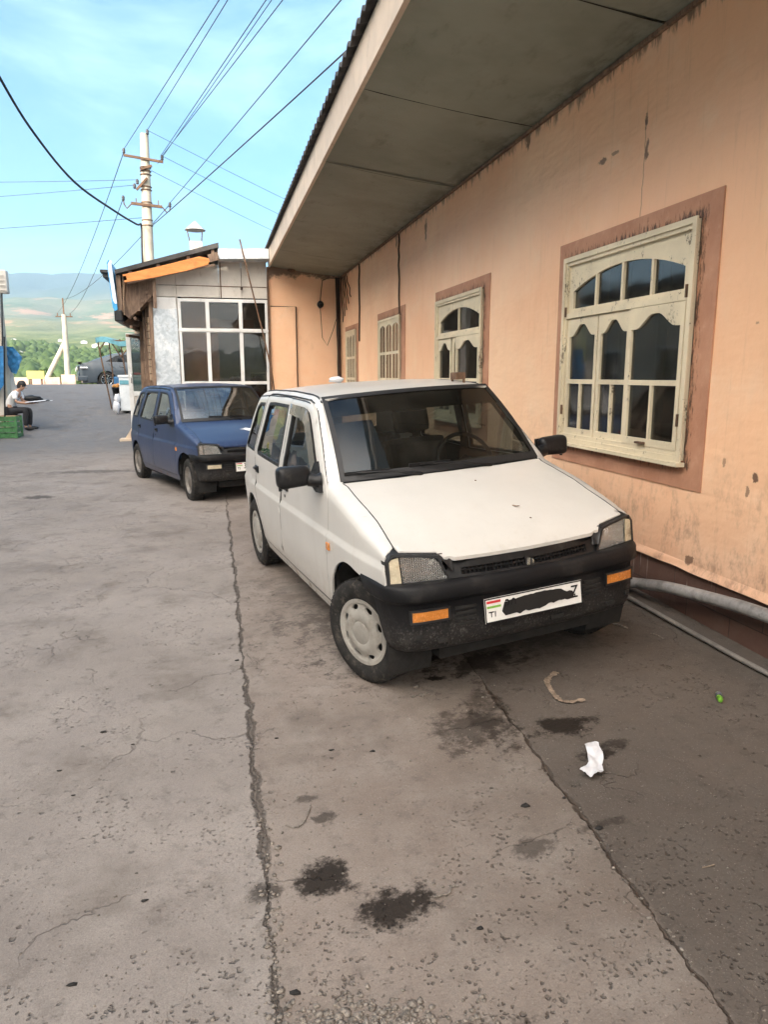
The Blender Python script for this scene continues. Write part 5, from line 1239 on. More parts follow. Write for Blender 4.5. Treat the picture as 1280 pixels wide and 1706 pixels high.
wc, WP = little_hatch('parked_car', axes_matrix((1.332, 3.405, .0), -1.4126, -.011, .0655), 'small white five-door hatchback with black bumper parked nearest the camera beside the wall', 'white_paint', 21, 'white')
bc, BP = little_hatch('parked_car', axes_matrix((.294, 9.195, -.055), -1.222, -.003, .012), 'dusty dark blue small hatchback parked behind the white one', 'blue_paint', -5, 'blue')
# marks on the white hood: bird droppings and a leaf scrap; white bird emblem on the blue hood
q = MB()
for (x, y, a, l) in ((.20, .10, .5, .035),): q.prism([(-l/2, -.006), (0, -.010), (l/2, -.003), (l/2+.004, .006), (0, .004), (-l/2, .006)], lambda u, v: (x+u*math.cos(a)-v*math.sin(a), y+u*math.sin(a)+v*math.cos(a), hoodz(x, y)+.001+abs(u)*.15), (0, 0, .002))
for (x, y) in ((-.10, .05), (.30, .12)): q.ico((x, y, hoodz(x, y)+.002), .006, 1, (1.3, .8, .5))
lf = MB(); lf.v, lf.f, lf.sm = q.v, q.f, q.sm
o = lf.build('leaf_scrap', MAT['brownwood']); mw = wc.matrix_world.copy() if False else None
mw = axes_matrix((1.332, 3.405, .0), -1.4126, -.011, .0655)
for v in o.data.vertices: v.co = mw @ v.co
recenter(o); tag(o, 'small dry leaf scraps lying on the white car hood', 'leaf')
bird = [(-.085, .012), (-.03, .022), (-.005, .040), (.02, .034), (.04, .022), (.085, .026), (.10, .012), (.07, -.004), (.05, -.022), (.01, -.034), (-.015, -.018), (-.035, .002)]
q = MB(); q.panel(bird, [], lambda u, v: V((.12-v*1.3, .06+u, hoodz(.12-v*1.3, .06+u)+.003)), step=.05, thick=(0, 0, -.001), dens=.03); BP(q, 'bird_emblem', 'sign_white')
q = MB(); q.box((-1.02, .40, 1.388), (-.94, .47, 1.432), bev=.006); q.beam((-1.01, .41, 1.36), (-1.01, .41, 1.39), .012).beam((-.95, .46, 1.36), (-.95, .46, 1.39), .012)
for i in range(len(q.v)): q.v[i] = tuple(mw @ V(q.v[i]))
lone(q, 'wooden_block', MAT['rust'], 'small brown block standing on the right edge of the white car roof', 'block')
q = MB(); q.ico((-2.05, -.02, 1.40), .045, 2, (.8, 1.3, .55), .5)
for i in range(len(q.v)): q.v[i] = tuple(mw @ V(q.v[i]))
lone(q, 'cloth_bundle', MAT['paper'], 'white crumpled cloth lying at the back of the white car roof', 'cloth')

# ================================================================== GRAPHITE SEDAN on the cross road
def sedan(x0, y0, ang, z0):
    C = empty('parked_sedan', (x0, y0, z0), 'dark grey four-door sedan on the road crest seen from behind the teal awning', 'car', rz=ang)
    P = lambda mb, n, m, par=C: part(mb, n, MAT[m] if isinstance(m, str) else m, par, world=False)
    # x forward, rear bumper at x=0, front at 4.8
    low = ([0, .05, .3, .55, 4.2, 4.6, 4.8], [.42, .30, .25, .22, .22, .25, .45]); belt = ([0, .12, .55, 1.2, 3.3, 3.7, 4.5, 4.8], [.86, 1.00, 1.06, 1.03, .98, .96, .80, .62])
    hwid = ([0, .1, .5, 1.5, 3.5, 4.4, 4.8], [.62, .78, .89, .91, .91, .82, .55])
    roof = ([.35, .75, 1.35, 1.9, 2.5, 3.0, 3.85], [1.02, 1.18, 1.385, 1.45, 1.455, 1.39, .97])
    def sidef(s): return lambda x, z: (x, s*(interp(x, *hwid)*(1-.06*max(0, (z-.65)/.4)**2-.05*max(0, (.5-z)/.3)**2)), z)
    so = [(0, .45), (.05, .30), (.4, .24), (.62, .24)]+[(1.02+.37*math.cos(R(a)), .33+.37*math.sin(R(a))) for a in range(184, -8, -12)]+[(1.45, .22), (3.35, .22)]+[(3.80+.37*math.cos(R(a)), .33+.37*math.sin(R(a))) for a in range(184, -8, -12)]+[(4.3, .25), (4.75, .30), (4.8, .5), (4.78, .62)]+[(x, interp(x, *belt)) for x in (4.5, 4.1, 3.7, 3.3, 2.5, 1.8, 1.2, .8, .55, .3, .12, .0)]
    b = MB()
    for s in (-1, 1):
        b.panel(so, [], sidef(s), step=.10, thick=(0, -s*.02, 0), flip=s > 0)
        b.panel([(.30, 1.04), (.75, 1.18), (1.35, 1.385), (1.9, 1.45), (2.5, 1.455), (3.0, 1.39), (3.9, .96), (3.6, .965), (1.2, 1.03)], [[(1.02, 1.07), (1.45, 1.32), (1.9, 1.375), (2.5, 1.38), (2.95, 1.315), (3.5, 1.01)]], lambda x, z: (x, s*(.87-.24*((z-.96)/.49)), z), step=.10, thick=(0, -s*.02, 0), flip=s > 0, dens=.1)
    b.grid(lambda u, v: (1.30+1.72*u, (-1+2*v)*.635, interp(1.30+1.72*u, *roof)+.03*(1-(2*v-1)**2)), 10, 8)
    b.grid(lambda u, v: (.0+.42*u, (-1+2*v)*interp(.42*u, *hwid)*.93, interp(.0+.42*u, *belt)+.015*(1-(2*v-1)**2)+.02*(u < .15)), 6, 8)
    b.grid(lambda u, v: (3.80+.98*u, (-1+2*v)*interp(3.8+.98*u, *hwid)*.93, interp(3.80+.98*u, *belt)+.02*(1-(2*v-1)**2)), 6, 8)
    b.grid(lambda u, v: (-.06*math.sin(math.pi*v)**.5-.03*(u < .6), (-1+2*v)*.62, .30+.56*u), 8, 10)
    body = P(b, 'body', 'sedan')
    g_ = MB(); g_.grid(lambda u, v: (.40+.93*u, (-1+2*v)*(.72-.09*u), interp(.40+.93*u, *roof)+.035*(1-(2*v-1)**2)+.0), 6, 6); P(g_, 'rear_window', 'glass_dark')
    g_ = MB(); g_.grid(lambda u, v: (3.02+.83*u, (-1+2*v)*(.635+.12*u), interp(3.02+.83*u, *roof)+.035*(1-(2*v-1)**2)), 6, 6); P(g_, 'windscreen', 'glass_dark')
    g_ = MB()
    for s in (-1, 1): g_.panel([(1.0, 1.06), (1.45, 1.33), (1.9, 1.38), (2.5, 1.385), (2.97, 1.32), (3.55, 1.0)], [], lambda x, z: (x, s*(.86-.24*((z-.96)/.49)), z), step=.2)
    P(g_, 'side_window', 'glass_dark')
    g_ = MB()
    for s in (-1, 1):
        g_.beam((2.25, s*.80, 1.0), (2.22, s*.66, 1.40), .06, .03); g_.tube([(2.3, s*.925, .35), (2.28, s*.925, .95)], .006, 4); g_.tube([(1.38, s*.92, .8), (1.1, s*.90, 1.0)], .006, 4)
    P(g_, 'door_pillar', 'seal')
    g_ = MB()
    for s in (-1, 1): g_.box((1.55, s*.905, .86), (1.72, s*.935, .89)); g_.box((2.75, s*.905, .86), (2.92, s*.935, .89)); g_.tube([(1.42, s*.925, .33), (3.4, s*.925, .33)], .02, 5)
    P(g_, 'door_handle', 'chrome')
    sp = MB(); sp.box((-.02, -.66, 1.035), (.14, .66, 1.06), bev=.01).box((.02, -.5, .98), (.10, -.45, 1.04)).box((.02, .45, .98), (.10, .5, 1.04)); P(sp, 'spoiler', 'black')
    for s in (-1, 1):
        t_ = MB(); t_.panel([(.30, .74), (.60, .70), (.64, .86), (.50, .93), (.32, .86)], [], lambda y, z: (-.07+.18*max(0, y-.5), s*y, z), step=.1, thick=(.02, 0, 0)); t_.box((.02, s*.70, .76), (.34, s*.865, .86), bev=.03); P(t_, 'tail_lamp', simple_red if False else 'lamp_bowl')
    nb = MB(); nb.box((-.115, -.27, .68), (-.10, .27, .80)); P(nb, 'number_plate', 'plate')
    lb = MB(); lb.box((-.09, -.86, .30), (.30, .86, .50), bev=.04).box((.1, -.7, .20), (4.6, .7, .34)); P(lb, 'rear_bumper', 'sedan')
    for cx in (1.02, 3.80):
        for s in (-1, 1):
            M4 = Matrix.Translation((cx, s*.78, .33)) @ Matrix.Rotation(R(90 if s < 0 else -90), 4, 'X')
            t_ = MB(); t_.lathe([(.21, -.1), (.30, -.1), (.325, -.07), (.33, 0), (.325, .08), (.30, .105), (.22, .105)], M4, 28); ty = P(t_, 'wheel', 'rubber')
            r_ = MB(); r_.lathe([(.225, .09), (.215, .10), (.20, .08), (.20, .04)], M4, 28)
            for k in range(10):
                a = 2*math.pi*k/10; r_.beam(M4 @ V((.03*math.cos(a), .03*math.sin(a), .085)), M4 @ V((.21*math.cos(a), .21*math.sin(a), .09)), .030, .02)
            P(r_, 'rim', 'chrome', ty); d_ = MB(); d_.lathe([(.22, .03), (0, .03)], M4, 20); P(d_, 'brake_disc', 'dark', ty)
            w_ = MB(); w_.grid(lambda u, v: (cx+.37*math.cos(R(190*u-5)), s*(.90-.35*v), .33+.37*math.sin(R(190*u-5))), 14, 1); P(w_, 'wheel_well', 'dark')
    return C
sedan(-5.45, 32.6, R(12), rise(33)-.12)

# ================================================================== GROUND-LEVEL THINGS
def gp(px, py, z=None):
    z = -.05 if z is None else z
    for _ in range(4):
        d = ray(px, py); t = (z-CAM_Z)/d.z; p = V((0, 0, CAM_Z))+d*t; z = gz(p.x, p.y)
    return V((p.x, p.y, z))
# pipes along the wall foot
pp = [(1.9, 5.6), (2.2, 5.0)]
P0 = [V((2.44, 7.6, gz(2.4, 7.6)+.06)), V((2.44, 5.4, gz(2.4, 5.4)+.06)), V((2.45, 4.3, gz(2.45, 4.3)+.06)), V((2.50, 3.92, .165)), V((2.52, 3.55, .235)), V((2.53, 3.15, .285)), V((2.53, 2.8, .318)), V((2.53, 2.2, .34)), V((2.53, 0, .36)), V((2.53, -3, .37))]
lone(MB().tube(spline(P0, 6), .034, 14), 'drain_pipe', MAT['pipe'], 'fat grey plastic pipe running low along the brown plinth in front of the white car', 'pipe')
P1 = [V((x, y, gz(x, y)+.022)) for x, y in ((2.45, 7.5), (2.46, 5.5), (2.40, 4.4), (2.44, 3.9), (2.45, 3.3), (2.46, 2.8), (2.49, 2.2), (2.50, 1.0), (2.5, -2))]
lone(MB().tube(spline(P1, 6), .013, 10), 'conduit_pipe', MAT['hose'], 'thin grey pipe lying on the ground at the foot of the plinth', 'pipe')
# crumpled tissue
random.seed(5)
c = gp(988, 1270); ol = [(-.045, -.075), (-.01, -.085), (.03, -.075), (.052, -.065), (.045, -.03), (.058, 0), (.050, .04), (.035, .08), (-.02, .095), (-.045, .07), (-.030, .03), (-.026, -.02), (-.060, -.045), (-.075, -.06)]
ol = [(u*.85, v*.85) for u, v in ol]
q = MB(); q.panel(ol, [], lambda u, v: (c.x+u*.85+v*.85, c.y+v*1.60-u*.1, c.z+.012+.016*mnoise.noise(V((u*30, v*30, 2)))+.014*abs(mnoise.noise(V((u*70, v*50, 7))))+.012*max(0, -v*10)), step=.010, thick=(0, 0, -.003))
lone(q, 'tissue', MAT['paper'], 'crumpled white tissue lying on the dark stained concrete', 'tissue')
# green wrapper
c = gp(1198, 1166); q = MB(); Mt = Matrix.Translation(c+V((0, 0, .012))) @ Matrix.Rotation(R(62), 4, 'Z')
q.tube([Mt @ V((-.040, 0, 0)), Mt @ V((-.02, 0, .002)), Mt @ V((.0, .002, .001)), Mt @ V((.022, 0, .003)), Mt @ V((.038, -.004, 0))], [.009, .014, .011, .013, .006], 8)
G2 = lone(q, 'sweet_wrapper', MAT['greenpl'], 'small green and yellow wrapper on the concrete near the pipes', 'wrapper')
q = MB(); q.tube([Mt @ V((-.004, .0, .004)), Mt @ V((.014, .0, .006))], [.0135, .0145], 8); k_ = q.build('wrapper_band', MAT['blue_paint'], G2)
k_.matrix_parent_inverse = Matrix.Translation(-G2.location)
# dirty rag strip
c0 = [gp(*p_) for p_ in ((928, 1122), (912, 1136), (918, 1152), (932, 1168), (950, 1172), (974, 1168))]
q = MB(); sp_ = spline(c0, 8); vs_ = []
for i, p_ in enumerate(sp_):
    d_ = (sp_[min(i+1, len(sp_)-1)]-sp_[max(i-1, 0)]).normalized(); n_ = V((-d_.y, d_.x, 0)); w_ = .010+.010*abs(mnoise.noise(V((i*.5, 0, 0))))*2
    for k in range(5): vs_.append(p_+n_*w_*(k-2)/2+V((0, 0, .006+.012*abs(mnoise.noise(V((i*.7, k*1.3, 4)))))))
q.add(vs_, [(i*5+k, i*5+k+1, i*5+k+6, i*5+k+5) for i in range(len(sp_)-1) for k in range(4)], True)
lone(q, 'rag_strip', MAT['rag'], 'crumpled strip of dirty brown cloth in front of the white car bumper', 'rag')
# bits of wire and twigs
def bit(pts, r, mat, name, label, cat): return lone(MB().tube(spline([gp(*p_)+V((0, 0, r+.002)) for p_ in pts], 5), r, 5), name, MAT[mat], label, cat)
bit(((475, 1376), (490, 1380), (505, 1372), (515, 1350), (516, 1342)), .0025, 'pebble', 'bent_wire', 'thin pale bent wire lying near the left joint in the concrete', 'wire')
bit(((722, 1497), (735, 1494), (748, 1490), (752, 1480), (764, 1478)), .003, 'pebble', 'twig', 'pale kinked twig with a dark knot on the middle slab', 'twig')
bit(((1170, 1448), (1180, 1446), (1190, 1443)), .002, 'rag', 'straw', 'short pale straw on the slab at the lower right', 'straw')
bit(((1020, 1040), (1035, 1045), (1045, 1049)), .006, 'pebble', 'plaster_flake', 'pale plaster sliver beside the white car front wheel', 'flake')
bit(((1085, 1057), (1095, 1060), (1105, 1066)), .003, 'pebble', 'plaster_flake', 'short pale plaster sliver halfway between the car and the pipes', 'flake')
for i, (px, py, r_) in enumerate(((693, 1146, .011), (703, 1160, .012), (688, 1162, .009), (712, 1156, .007), (690, 1152, .006))):
    c = gp(px, py); lone(MB().ico(c+V((0, 0, r_*.5)), r_, 2, (1.2, .9, .75), .5), 'stone', MAT['pebble'], ['pale stone nearest the white car tyre in the little cluster', 'largest pale stone of the cluster by the tyre', 'leftmost lower stone of the cluster by the tyre', 'rightmost small stone of the cluster by the tyre', 'tiniest stone in the middle of the cluster by the tyre'][i], 'stone', 'stones by the front tyre')
# loose gravel (uncountable)
random.seed(11); q = MB()
def scatter(n, fn, r0, r1):
    for i in range(n):
        px, py = fn(); c = gp(px, py); r_ = random.uniform(r0, r1)*random.random()**.6+r0*.5
        q.ico((c.x, c.y, c.z+r_*.25), r_, 1, (random.uniform(.8, 1.4), random.uniform(.8, 1.2), random.uniform(.5, .8)), .6)
scatter(420, lambda: (random.gauss(610, 85), 1712-abs(random.gauss(0, 24))), .002, .010)
scatter(120, lambda: (lambda y: (450+(y-1400)*.04+random.gauss(0, 9), y))(random.uniform(1330, 1700)), .002, .009)
scatter(40, lambda: (lambda y: (405+(y-1100)*.13+random.gauss(0, 10), y))(random.uniform(1000, 1400)), .002, .007)
scatter(50, lambda: (lambda t: (800+380*t+random.gauss(0, 12), 1140+510*t+random.gauss(0, 8)))(random.random()), .002, .006)
scatter(420, lambda: (random.uniform(0, 1280), random.uniform(1100, 1706)), .0012, .0045)
scatter(100, lambda: (random.uniform(480, 800), random.uniform(1150, 1500)), .002, .006)
tag(q.build('gravel', MAT['pebble']), kind='stuff', label='loose gravel, grit and crumbs along the joints of the concrete')
q = MB(); random.seed(12)
for (px, py, r_) in ((875, 1343, .016), (998, 1380, .012), (172, 1219, .012), (97, 1284, .008), (552, 1250, .008), (620, 1252, .009), (460, 1230, .007), (395, 1100, .01), (118, 1640, .01), (240, 1500, .009), (800, 1548, .008), (940, 1330, .007), (120, 1325, .007), (220, 1240, .007), (490, 1655, .012)):
    c = gp(px, py); q.ico((c.x, c.y, c.z+.002), r_, 1, (1.4, .8, .35), .7)
tag(q.build('dirt_crumbs', MAT['dark']), kind='stuff', label='dark crumbs of dirt and tar scattered over the slabs')

# ================================================================== STREET CORNER BY THE SHOP
D = empty('open_door', (-1.65, 16.5, gz(-1.6, 16.5)), 'open white framed glass door standing beside the shop wall', 'door')
zb = gz(-1.6, 16.2)
w = MB(); dx0, dx1 = -1.78, -1.38; yd = 16.6
for (a, b, c_, d_) in ((dx0, dx0+.09, zb+.05, 2.34), (dx1-.09, dx1, zb+.05, 2.34), (dx0+.09, dx1-.09, 2.25, 2.34), (dx0+.09, dx1-.09, zb+.05, zb+.20), (dx0+.09, dx1-.09, 1.02, 1.12)): w.box((a, yd, c_), (b, yd+.06, d_), bev=.006)
part(w, 'door_frame', MAT['pvc'], D); part(MB().box((dx0+.08, yd+.02, zb+.15), (dx1-.08, yd+.03, 1.05)), 'door_panel', MAT['clad'], D); part(MB().box((dx0+.08, yd+.02, 1.08), (dx1-.08, yd+.026, 2.30)), 'pane', MAT['glass_ws'], D)
part(MB().tube([(-1.71, yd-.01, 1.30), (-1.71, yd-.07, 1.30), (-1.71, yd-.07, 1.5), (-1.71, yd-.01, 1.5)], .012, 6), 'door_handle', MAT['chrome'], D)
# awning cart
zc = gz(-2.9, 23.2); K = empty('market_cart', (-2.85, 23.3, zc), 'vendor cart frame with a faded teal awning on four thin posts', 'cart')
w = MB()
for (x, y, xt, yt) in ((-2.98, 22.9, -3.22, 22.7), (-2.42, 22.9, -2.60, 22.7), (-2.98, 24.1, -3.1, 24.2), (-2.1, 24.1, -2.1, 24.2)): part(MB().tube([(x, y, zc), (xt, yt, 2.50)], .022, 6), 'post', MAT['rust'], K)
w.beam((-3.22, 22.7, 2.5), (-2.1, 22.7, 2.42), .04)
for (pa, pb) in (((-2.60, 22.7, 2.0), (-2.25, 22.7, 2.40)), ((-3.17, 22.7, 2.2), (-3.0, 22.7, 2.45)), ((-2.60, 22.7, 2.0), (-2.85, 22.7, 2.42))): part(MB().tube([pa, pb], .02, 5), 'brace', MAT['rust'], K)
part(w, 'canopy_rail', MAT['rust'], K)
w = MB(); w.grid(lambda u, v: (-3.26+1.2*u, 22.62+1.7*v, 2.53-.10*u+.05*math.sin(u*9)*(1-v)+.05*math.sin(v*3.1)), 20, 8); w.grid(lambda u, v: (-3.26+1.2*u, 22.62, 2.53-.10*u+.05*math.sin(u*9)-v*(.10+.05*abs(math.sin(u*5+1)))), 20, 2); part(w, 'awning', MAT['teal'], K)
Bk = empty('bucket', (-2.72, 23.0, zc), 'black bucket heaped with fruit under the teal awning', 'bucket')
part(MB().lathe([(0, 0), (.18, 0), (.24, .42), (.25, .42), (.235, .38), (.0, .36)], Matrix.Translation((-2.72, 23.0, zc+.22)), 20).box((-2.9, 22.85, zc), (-2.54, 23.2, zc+.22)), 'pail', MAT['black'], Bk)
random.seed(4)
for i in range(12):
    a = i*2.4; r_ = .05+.16*(i/12)**.6; lone(MB().ico((-2.72+r_*math.cos(a), 22.95+r_*math.sin(a), zc+.66+.08*(1-r_/.2)), .052, 2), 'fruit', MAT['fruit'], 'orange-red fruit heaped in the black bucket', 'fruit', 'fruit in the bucket')
lone(MB().box((-2.92, 23.25, zc+.62), (-2.50, 23.6, zc+.95), bev=.03), 'blue_box', MAT['tarp'], 'small pale blue box behind the fruit bucket', 'box')
Fz = empty('freezer', (-2.15, 22.6, gz(-2.2, 22.6)), 'white upright chest freezer with a blue lid band beside the cart', 'freezer'); zf = gz(-2.2, 22.6)
part(MB().box((-2.66, 22.3, zf+.04), (-1.95, 22.95, zf+1.0), bev=.02), 'cabinet', MAT['fridge'], Fz); part(MB().box((-2.64, 22.285, zf+.80), (-1.97, 22.30, zf+.92)), 'blue_band', MAT['teal'], Fz); part(MB().box((-2.68, 22.28, zf+1.0), (-1.93, 22.97, zf+1.07), bev=.015), 'lid', MAT['fridge'], Fz)
lone(MB().ico((-2.15, 22.5, zf+1.11), .07, 1, (1.8, 1, .6), .4), 'red_packet', MAT['redtape'], 'red packet lying on the freezer lid', 'packet')
w = MB(); w.ico((-2.76, 22.2, zf+.16), .15, 2, (.7, .8, 1.2), .35).ico((-2.73, 22.25, zf+.40), .11, 2, (.8, .8, 1.2), .45); lone(w, 'white_sack', MAT['paper'], 'white plastic sacks leaning on the left side of the freezer', 'sack')
zq = gz(-1.9, 17.6); w = MB(); w.box((-2.16, 17.5, zq), (-1.75, 17.9, zq+.05)); w.prism([(-.15, 0), (.15, 0), (.02, .26)], lambda u, v: (-1.90+u, 17.6, zq+.05+v), (0, .3, 0)); lone(w, 'cardboard_scrap', MAT['fascia'], 'folded cardboard scrap on the ground by the open door', 'cardboard')
lone(MB().tube([(-1.95, 22.9, zf), (-1.75, 22.2, 2.5)], .03, 6).beam((-2.2, 21.6, 2.55), (-1.2, 22.4, 2.62), .10, .05), 'awning_beam', MAT['planks'], 'rough pale beam over the gap between cart awning and shop', 'beam')

# ---------------------------------------------------------------- left edge of the lane
px_at = lambda px, py, y: at(px, py, y)
a = px_at(-14, 640, 20.5); b = px_at(13, 640, 20.5); zt_ = px_at(0, 400, 20.5).z; zg = gz(-5.2, 20.5)
Pl = empty('gate_pillar', ((a.x+b.x)/2, 20.5, zg), 'tall pale pillar at the left edge of the lane with a meter box near its top', 'pillar')
part(MB().box((a.x, 20.4, zg-.3), (b.x, 20.8, zt_), bev=.02), 'shaft', MAT['conc'], Pl)
p = px_at(12, 450, 20.3); q_ = px_at(-12, 488, 20.3); w = MB().box((q_.x, 20.15, q_.z), (p.x, 20.38, p.z), bev=.03)
for k in range(4): w.tube([(q_.x, 20.12, q_.z+.1+.1*k), (p.x-.02*k, 20.1, q_.z+.06+.12*k)], .014, 5)
part(w, 'meter_box', MAT['clad'], Pl)
part(MB().tube([V(px_at(3, 485, 20.2)), V(px_at(4, 560, 20.2)), V(px_at(3, 620, 20.2))], .02, 5), 'pillar_cable', MAT['wire'], Pl)
# market stall: sheet wall, tarpaulins, posts
T = empty('market_stall', (-5.6, 20.2, zg), 'lean-to stall at the left edge patched with pale sheets', 'stall')
w = MB(); p0, p1 = px_at(-60, 720, 20.2), px_at(14, 720, 20.2); w.panel([(p0.x, zg), (p1.x, zg), (p1.x+.02, 1.75), (p0.x, 1.95)], [], lambda u, v: (u, 20.2+.02*mnoise.noise(V((u*3, v*3, 0))), v), step=.2, thick=(0, .03, 0)); part(w, 'sheet_wall', MAT['clad'], T)
w = MB(); a, b, c_, d_ = px_at(10, 610, 20.9), px_at(16, 600, 20.9), px_at(33, 660, 21.2), px_at(27, 712, 21.2)
w.panel([(a.x-.1, zg), (d_.x, zg), (c_.x, 1.1), (b.x, 2.0), (a.x-.1, 2.05)], [], lambda u, v: (u, 20.9+.03*mnoise.noise(V((u*5, v*4, 3))), v), step=.12, thick=(0, .03, 0)); part(w, 'white_sheet', MAT['fridge'], T)
w = MB(); w.tube([V(px_at(7, 560, 19.2)), V(px_at(8, 742, 19.2))], .020, 6); part(w, 'post', MAT['black'], T)
w = MB(); cs = [px_at(*k, 20.6) for k in ((9, 576), (22, 577), (38, 594), (33, 612), (27, 622), (17, 619), (10, 605))]
w.panel([(p_.x, p_.z) for p_ in cs], [], lambda u, v: (u, 20.6-.10*math.sin((u+5)*9)*1.0-.06*mnoise.noise(V((u*9, v*9, 0))), v), step=.05, thick=(0, .02, 0)); lone(w, 'tarpaulin', MAT['tarp'], 'blue tarpaulin hanging beside the pale pillar above the seated person', 'tarpaulin')
w = MB(); cs = [px_at(*k, 19.9) for k in ((-30, 572), (6, 576), (5, 640), (-2, 655), (-30, 640))]
w.panel([(p_.x, p_.z) for p_ in cs], [], lambda u, v: (u, 19.9-.06*math.sin(u*14), v), step=.06, thick=(0, .02, 0)); lone(w, 'tarpaulin', MAT['tarp'], 'blue tarpaulin cut by the left edge of the photo', 'tarpaulin')
# green crate and yellow thing
p0, p1 = px_at(-30, 724, 18.6), px_at(27, 694, 18.6); zc_ = gz(-5, 18.6); w = MB()
for zz in (zc_+.01, zc_+.14, zc_+.27, zc_+.40):
    for (ax, ay, bx, by) in ((p0.x, 18.5, p1.x, 18.5), (p0.x, 19.0, p1.x, 19.0), (p0.x, 18.5, p0.x, 19.0), (p1.x, 18.5, p1.x, 19.0)): w.beam((ax, ay, zz+.04), (bx, by, zz+.04), .02, .085)
for (ax, ay) in ((p0.x, 18.5), (p1.x, 18.5), (p0.x, 19), (p1.x, 19), ((p0.x+p1.x)/2, 18.5)): w.beam((ax, ay-.015, zc_), (ax, ay-.015, zc_+.5), .05)
w.box((p0.x, 18.5, zc_), (p1.x, 19, zc_+.03)); lone(w, 'crate', MAT['greenpaint'], 'green slatted crate on the ground at the left edge of the lane', 'crate')
lone(MB().ico((p0.x+.18, 18.75, zc_+.62), .16, 2, (1, .8, 1.3), .3), 'yellow_bag', MAT['yellow'], 'yellow bag on the green crate at the left edge', 'bag')

# ---------------------------------------------------------------- seated person
def skinned(name, pts, edges, mat, parent=None, root=0, sub=1):
    me = bpy.data.meshes.new(name); me.from_pydata([p_[0] for p_ in pts], edges, []); me.materials.append(mat)
    o_ = bpy.data.objects.new(name, me); COL.objects.link(o_)
    if parent: o_.parent = parent
    md = o_.modifiers.new('Skin', 'SKIN'); md.use_smooth_shade = True
    for i, p_ in enumerate(pts):
        r_ = p_[1] if isinstance(p_[1], tuple) else (p_[1], p_[1]); me.skin_vertices[0].data[i].radius = r_; me.skin_vertices[0].data[i].use_root = (i == root)
    sb = o_.modifiers.new('Sub', 'SUBSURF'); sb.levels = sub; sb.render_levels = sub
    bpy.context.view_layer.update(); dg = bpy.context.evaluated_depsgraph_get(); me2 = bpy.data.meshes.new_from_object(o_.evaluated_get(dg)); o_.modifiers.clear(); o_.data = me2
    for pl_ in me2.polygons: pl_.use_smooth = True
    return o_
hp_ = px_at(10, 694, 20); zp = gz(hp_.x, 20)
PE = empty('person', (hp_.x+.1, 20, zp), 'person in white shirt and black trousers sitting bent forward, holding out a paper', 'person', rz=R(-8))
# local: x towards the lane, z up
SH = .46
body_pts = [((0, 0, SH+.06), (.13, .11)), ((.06, 0, SH+.26), (.12, .10)), ((.20, 0, SH+.46), (.13, .10)), ((.27, 0, SH+.53), (.055, .055)), ((.35, 0, SH+.60), (.075, .085)), ((.375, 0, SH+.66), (.07, .08))]
e = [(0, 1), (1, 2), (2, 3), (3, 4), (4, 5)]
for s in (-1, 1):
    k = len(body_pts)
    body_pts += [((.21, s*.17, SH+.45), .05), ((.26, s*.22, SH+.24), .040), ((.48, s*.16, SH+.20), .030), ((.55, s*.14, SH+.21), .022), ((.59, s*.13, SH+.215), (.028, .014))]
    e += [(2, k), (k, k+1), (k+1, k+2), (k+2, k+3), (k+3, k+4)]
    for f_ in range(4):
        j = len(body_pts); yo = s*.13+(f_-1.5)*.019; body_pts += [((.625, yo, SH+.213), .0085), ((.65, yo, SH+.203), .008), ((.645, yo, SH+.188), .007)]; e += [(k+4, j), (j, j+1), (j+1, j+2)]
    j = len(body_pts); body_pts += [((.60, s*.13-s*.035, SH+.225), .009), ((.625, s*.13-s*.04, SH+.232), .008)]; e += [(k+4, j), (j, j+1)]
    k = len(body_pts); body_pts += [((.05, s*.10, SH+.02), .08), ((.44, s*.14, SH+.04), .055), ((.40, s*.13, .10), .035), ((.42, s*.13, .05), (.035, .03)), ((.54, s*.14, .035), (.035, .022))]; e += [(0, k), (k, k+1), (k+1, k+2), (k+2, k+3), (k+3, k+4)]
skinned('body', body_pts, e, MAT['skin'], PE)
sp_ = [((-.01, 0, SH+.02), (.165, .14)), ((.05, 0, SH+.26), (.145, .125)), ((.19, 0, SH+.45), (.15, .12)), ((.24, 0, SH+.51), (.07, .07))]; e = [(0, 1), (1, 2), (2, 3)]
for s in (-1, 1): k = len(sp_); sp_ += [((.21, s*.19, SH+.44), .068), ((.25, s*.23, SH+.29), .060)]; e += [(2, k), (k, k+1)]
skinned('shirt', sp_, e, MAT['shirt'], PE)
tp = [((-.02, 0, SH+.02), (.15, .12))]; e = []
for s in (-1, 1): k = len(tp); tp += [((.06, s*.10, SH+.01), .095), ((.44, s*.145, SH+.04), .075), ((.42, s*.14, .30), .070), ((.41, s*.135, .09), .062)]; e += [(0, k), (k, k+1), (k+1, k+2), (k+2, k+3)]
skinned('trousers', tp, e, MAT['trousers'], PE)
hr = MB(); hr.ico((.345, 0, SH+.675), .105, 2, (1.0, .88, .95), .12); hr.ico((.30, 0, SH+.63), .085, 2, (.9, .9, 1), .1)
part(hr, 'hair', MAT['hair'], PE, world=False)
fc = MB(); fc.ico((.458, 0, SH+.605), .016, 1); 
for s in (-1, 1): fc.ico((.37, s*.092, SH+.63), .022, 1, (.8, .4, 1.2))
part(fc, 'nose_and_ears', MAT['skin'], PE, world=False)
ey = MB()
for s in (-1, 1): ey.ico((.438, s*.033, SH+.640), .011, 1)
ey.box((.44, -.022, SH+.565), (.446, .022, SH+.572)); part(ey, 'eyes_and_mouth', MAT['dark'], PE, world=False)
for s in (-1, 1):
    part(MB().ico((.49, s*.14, .035), .06, 2, (2.1, .85, .75)), 'shoe', MAT['black'], PE, world=False)
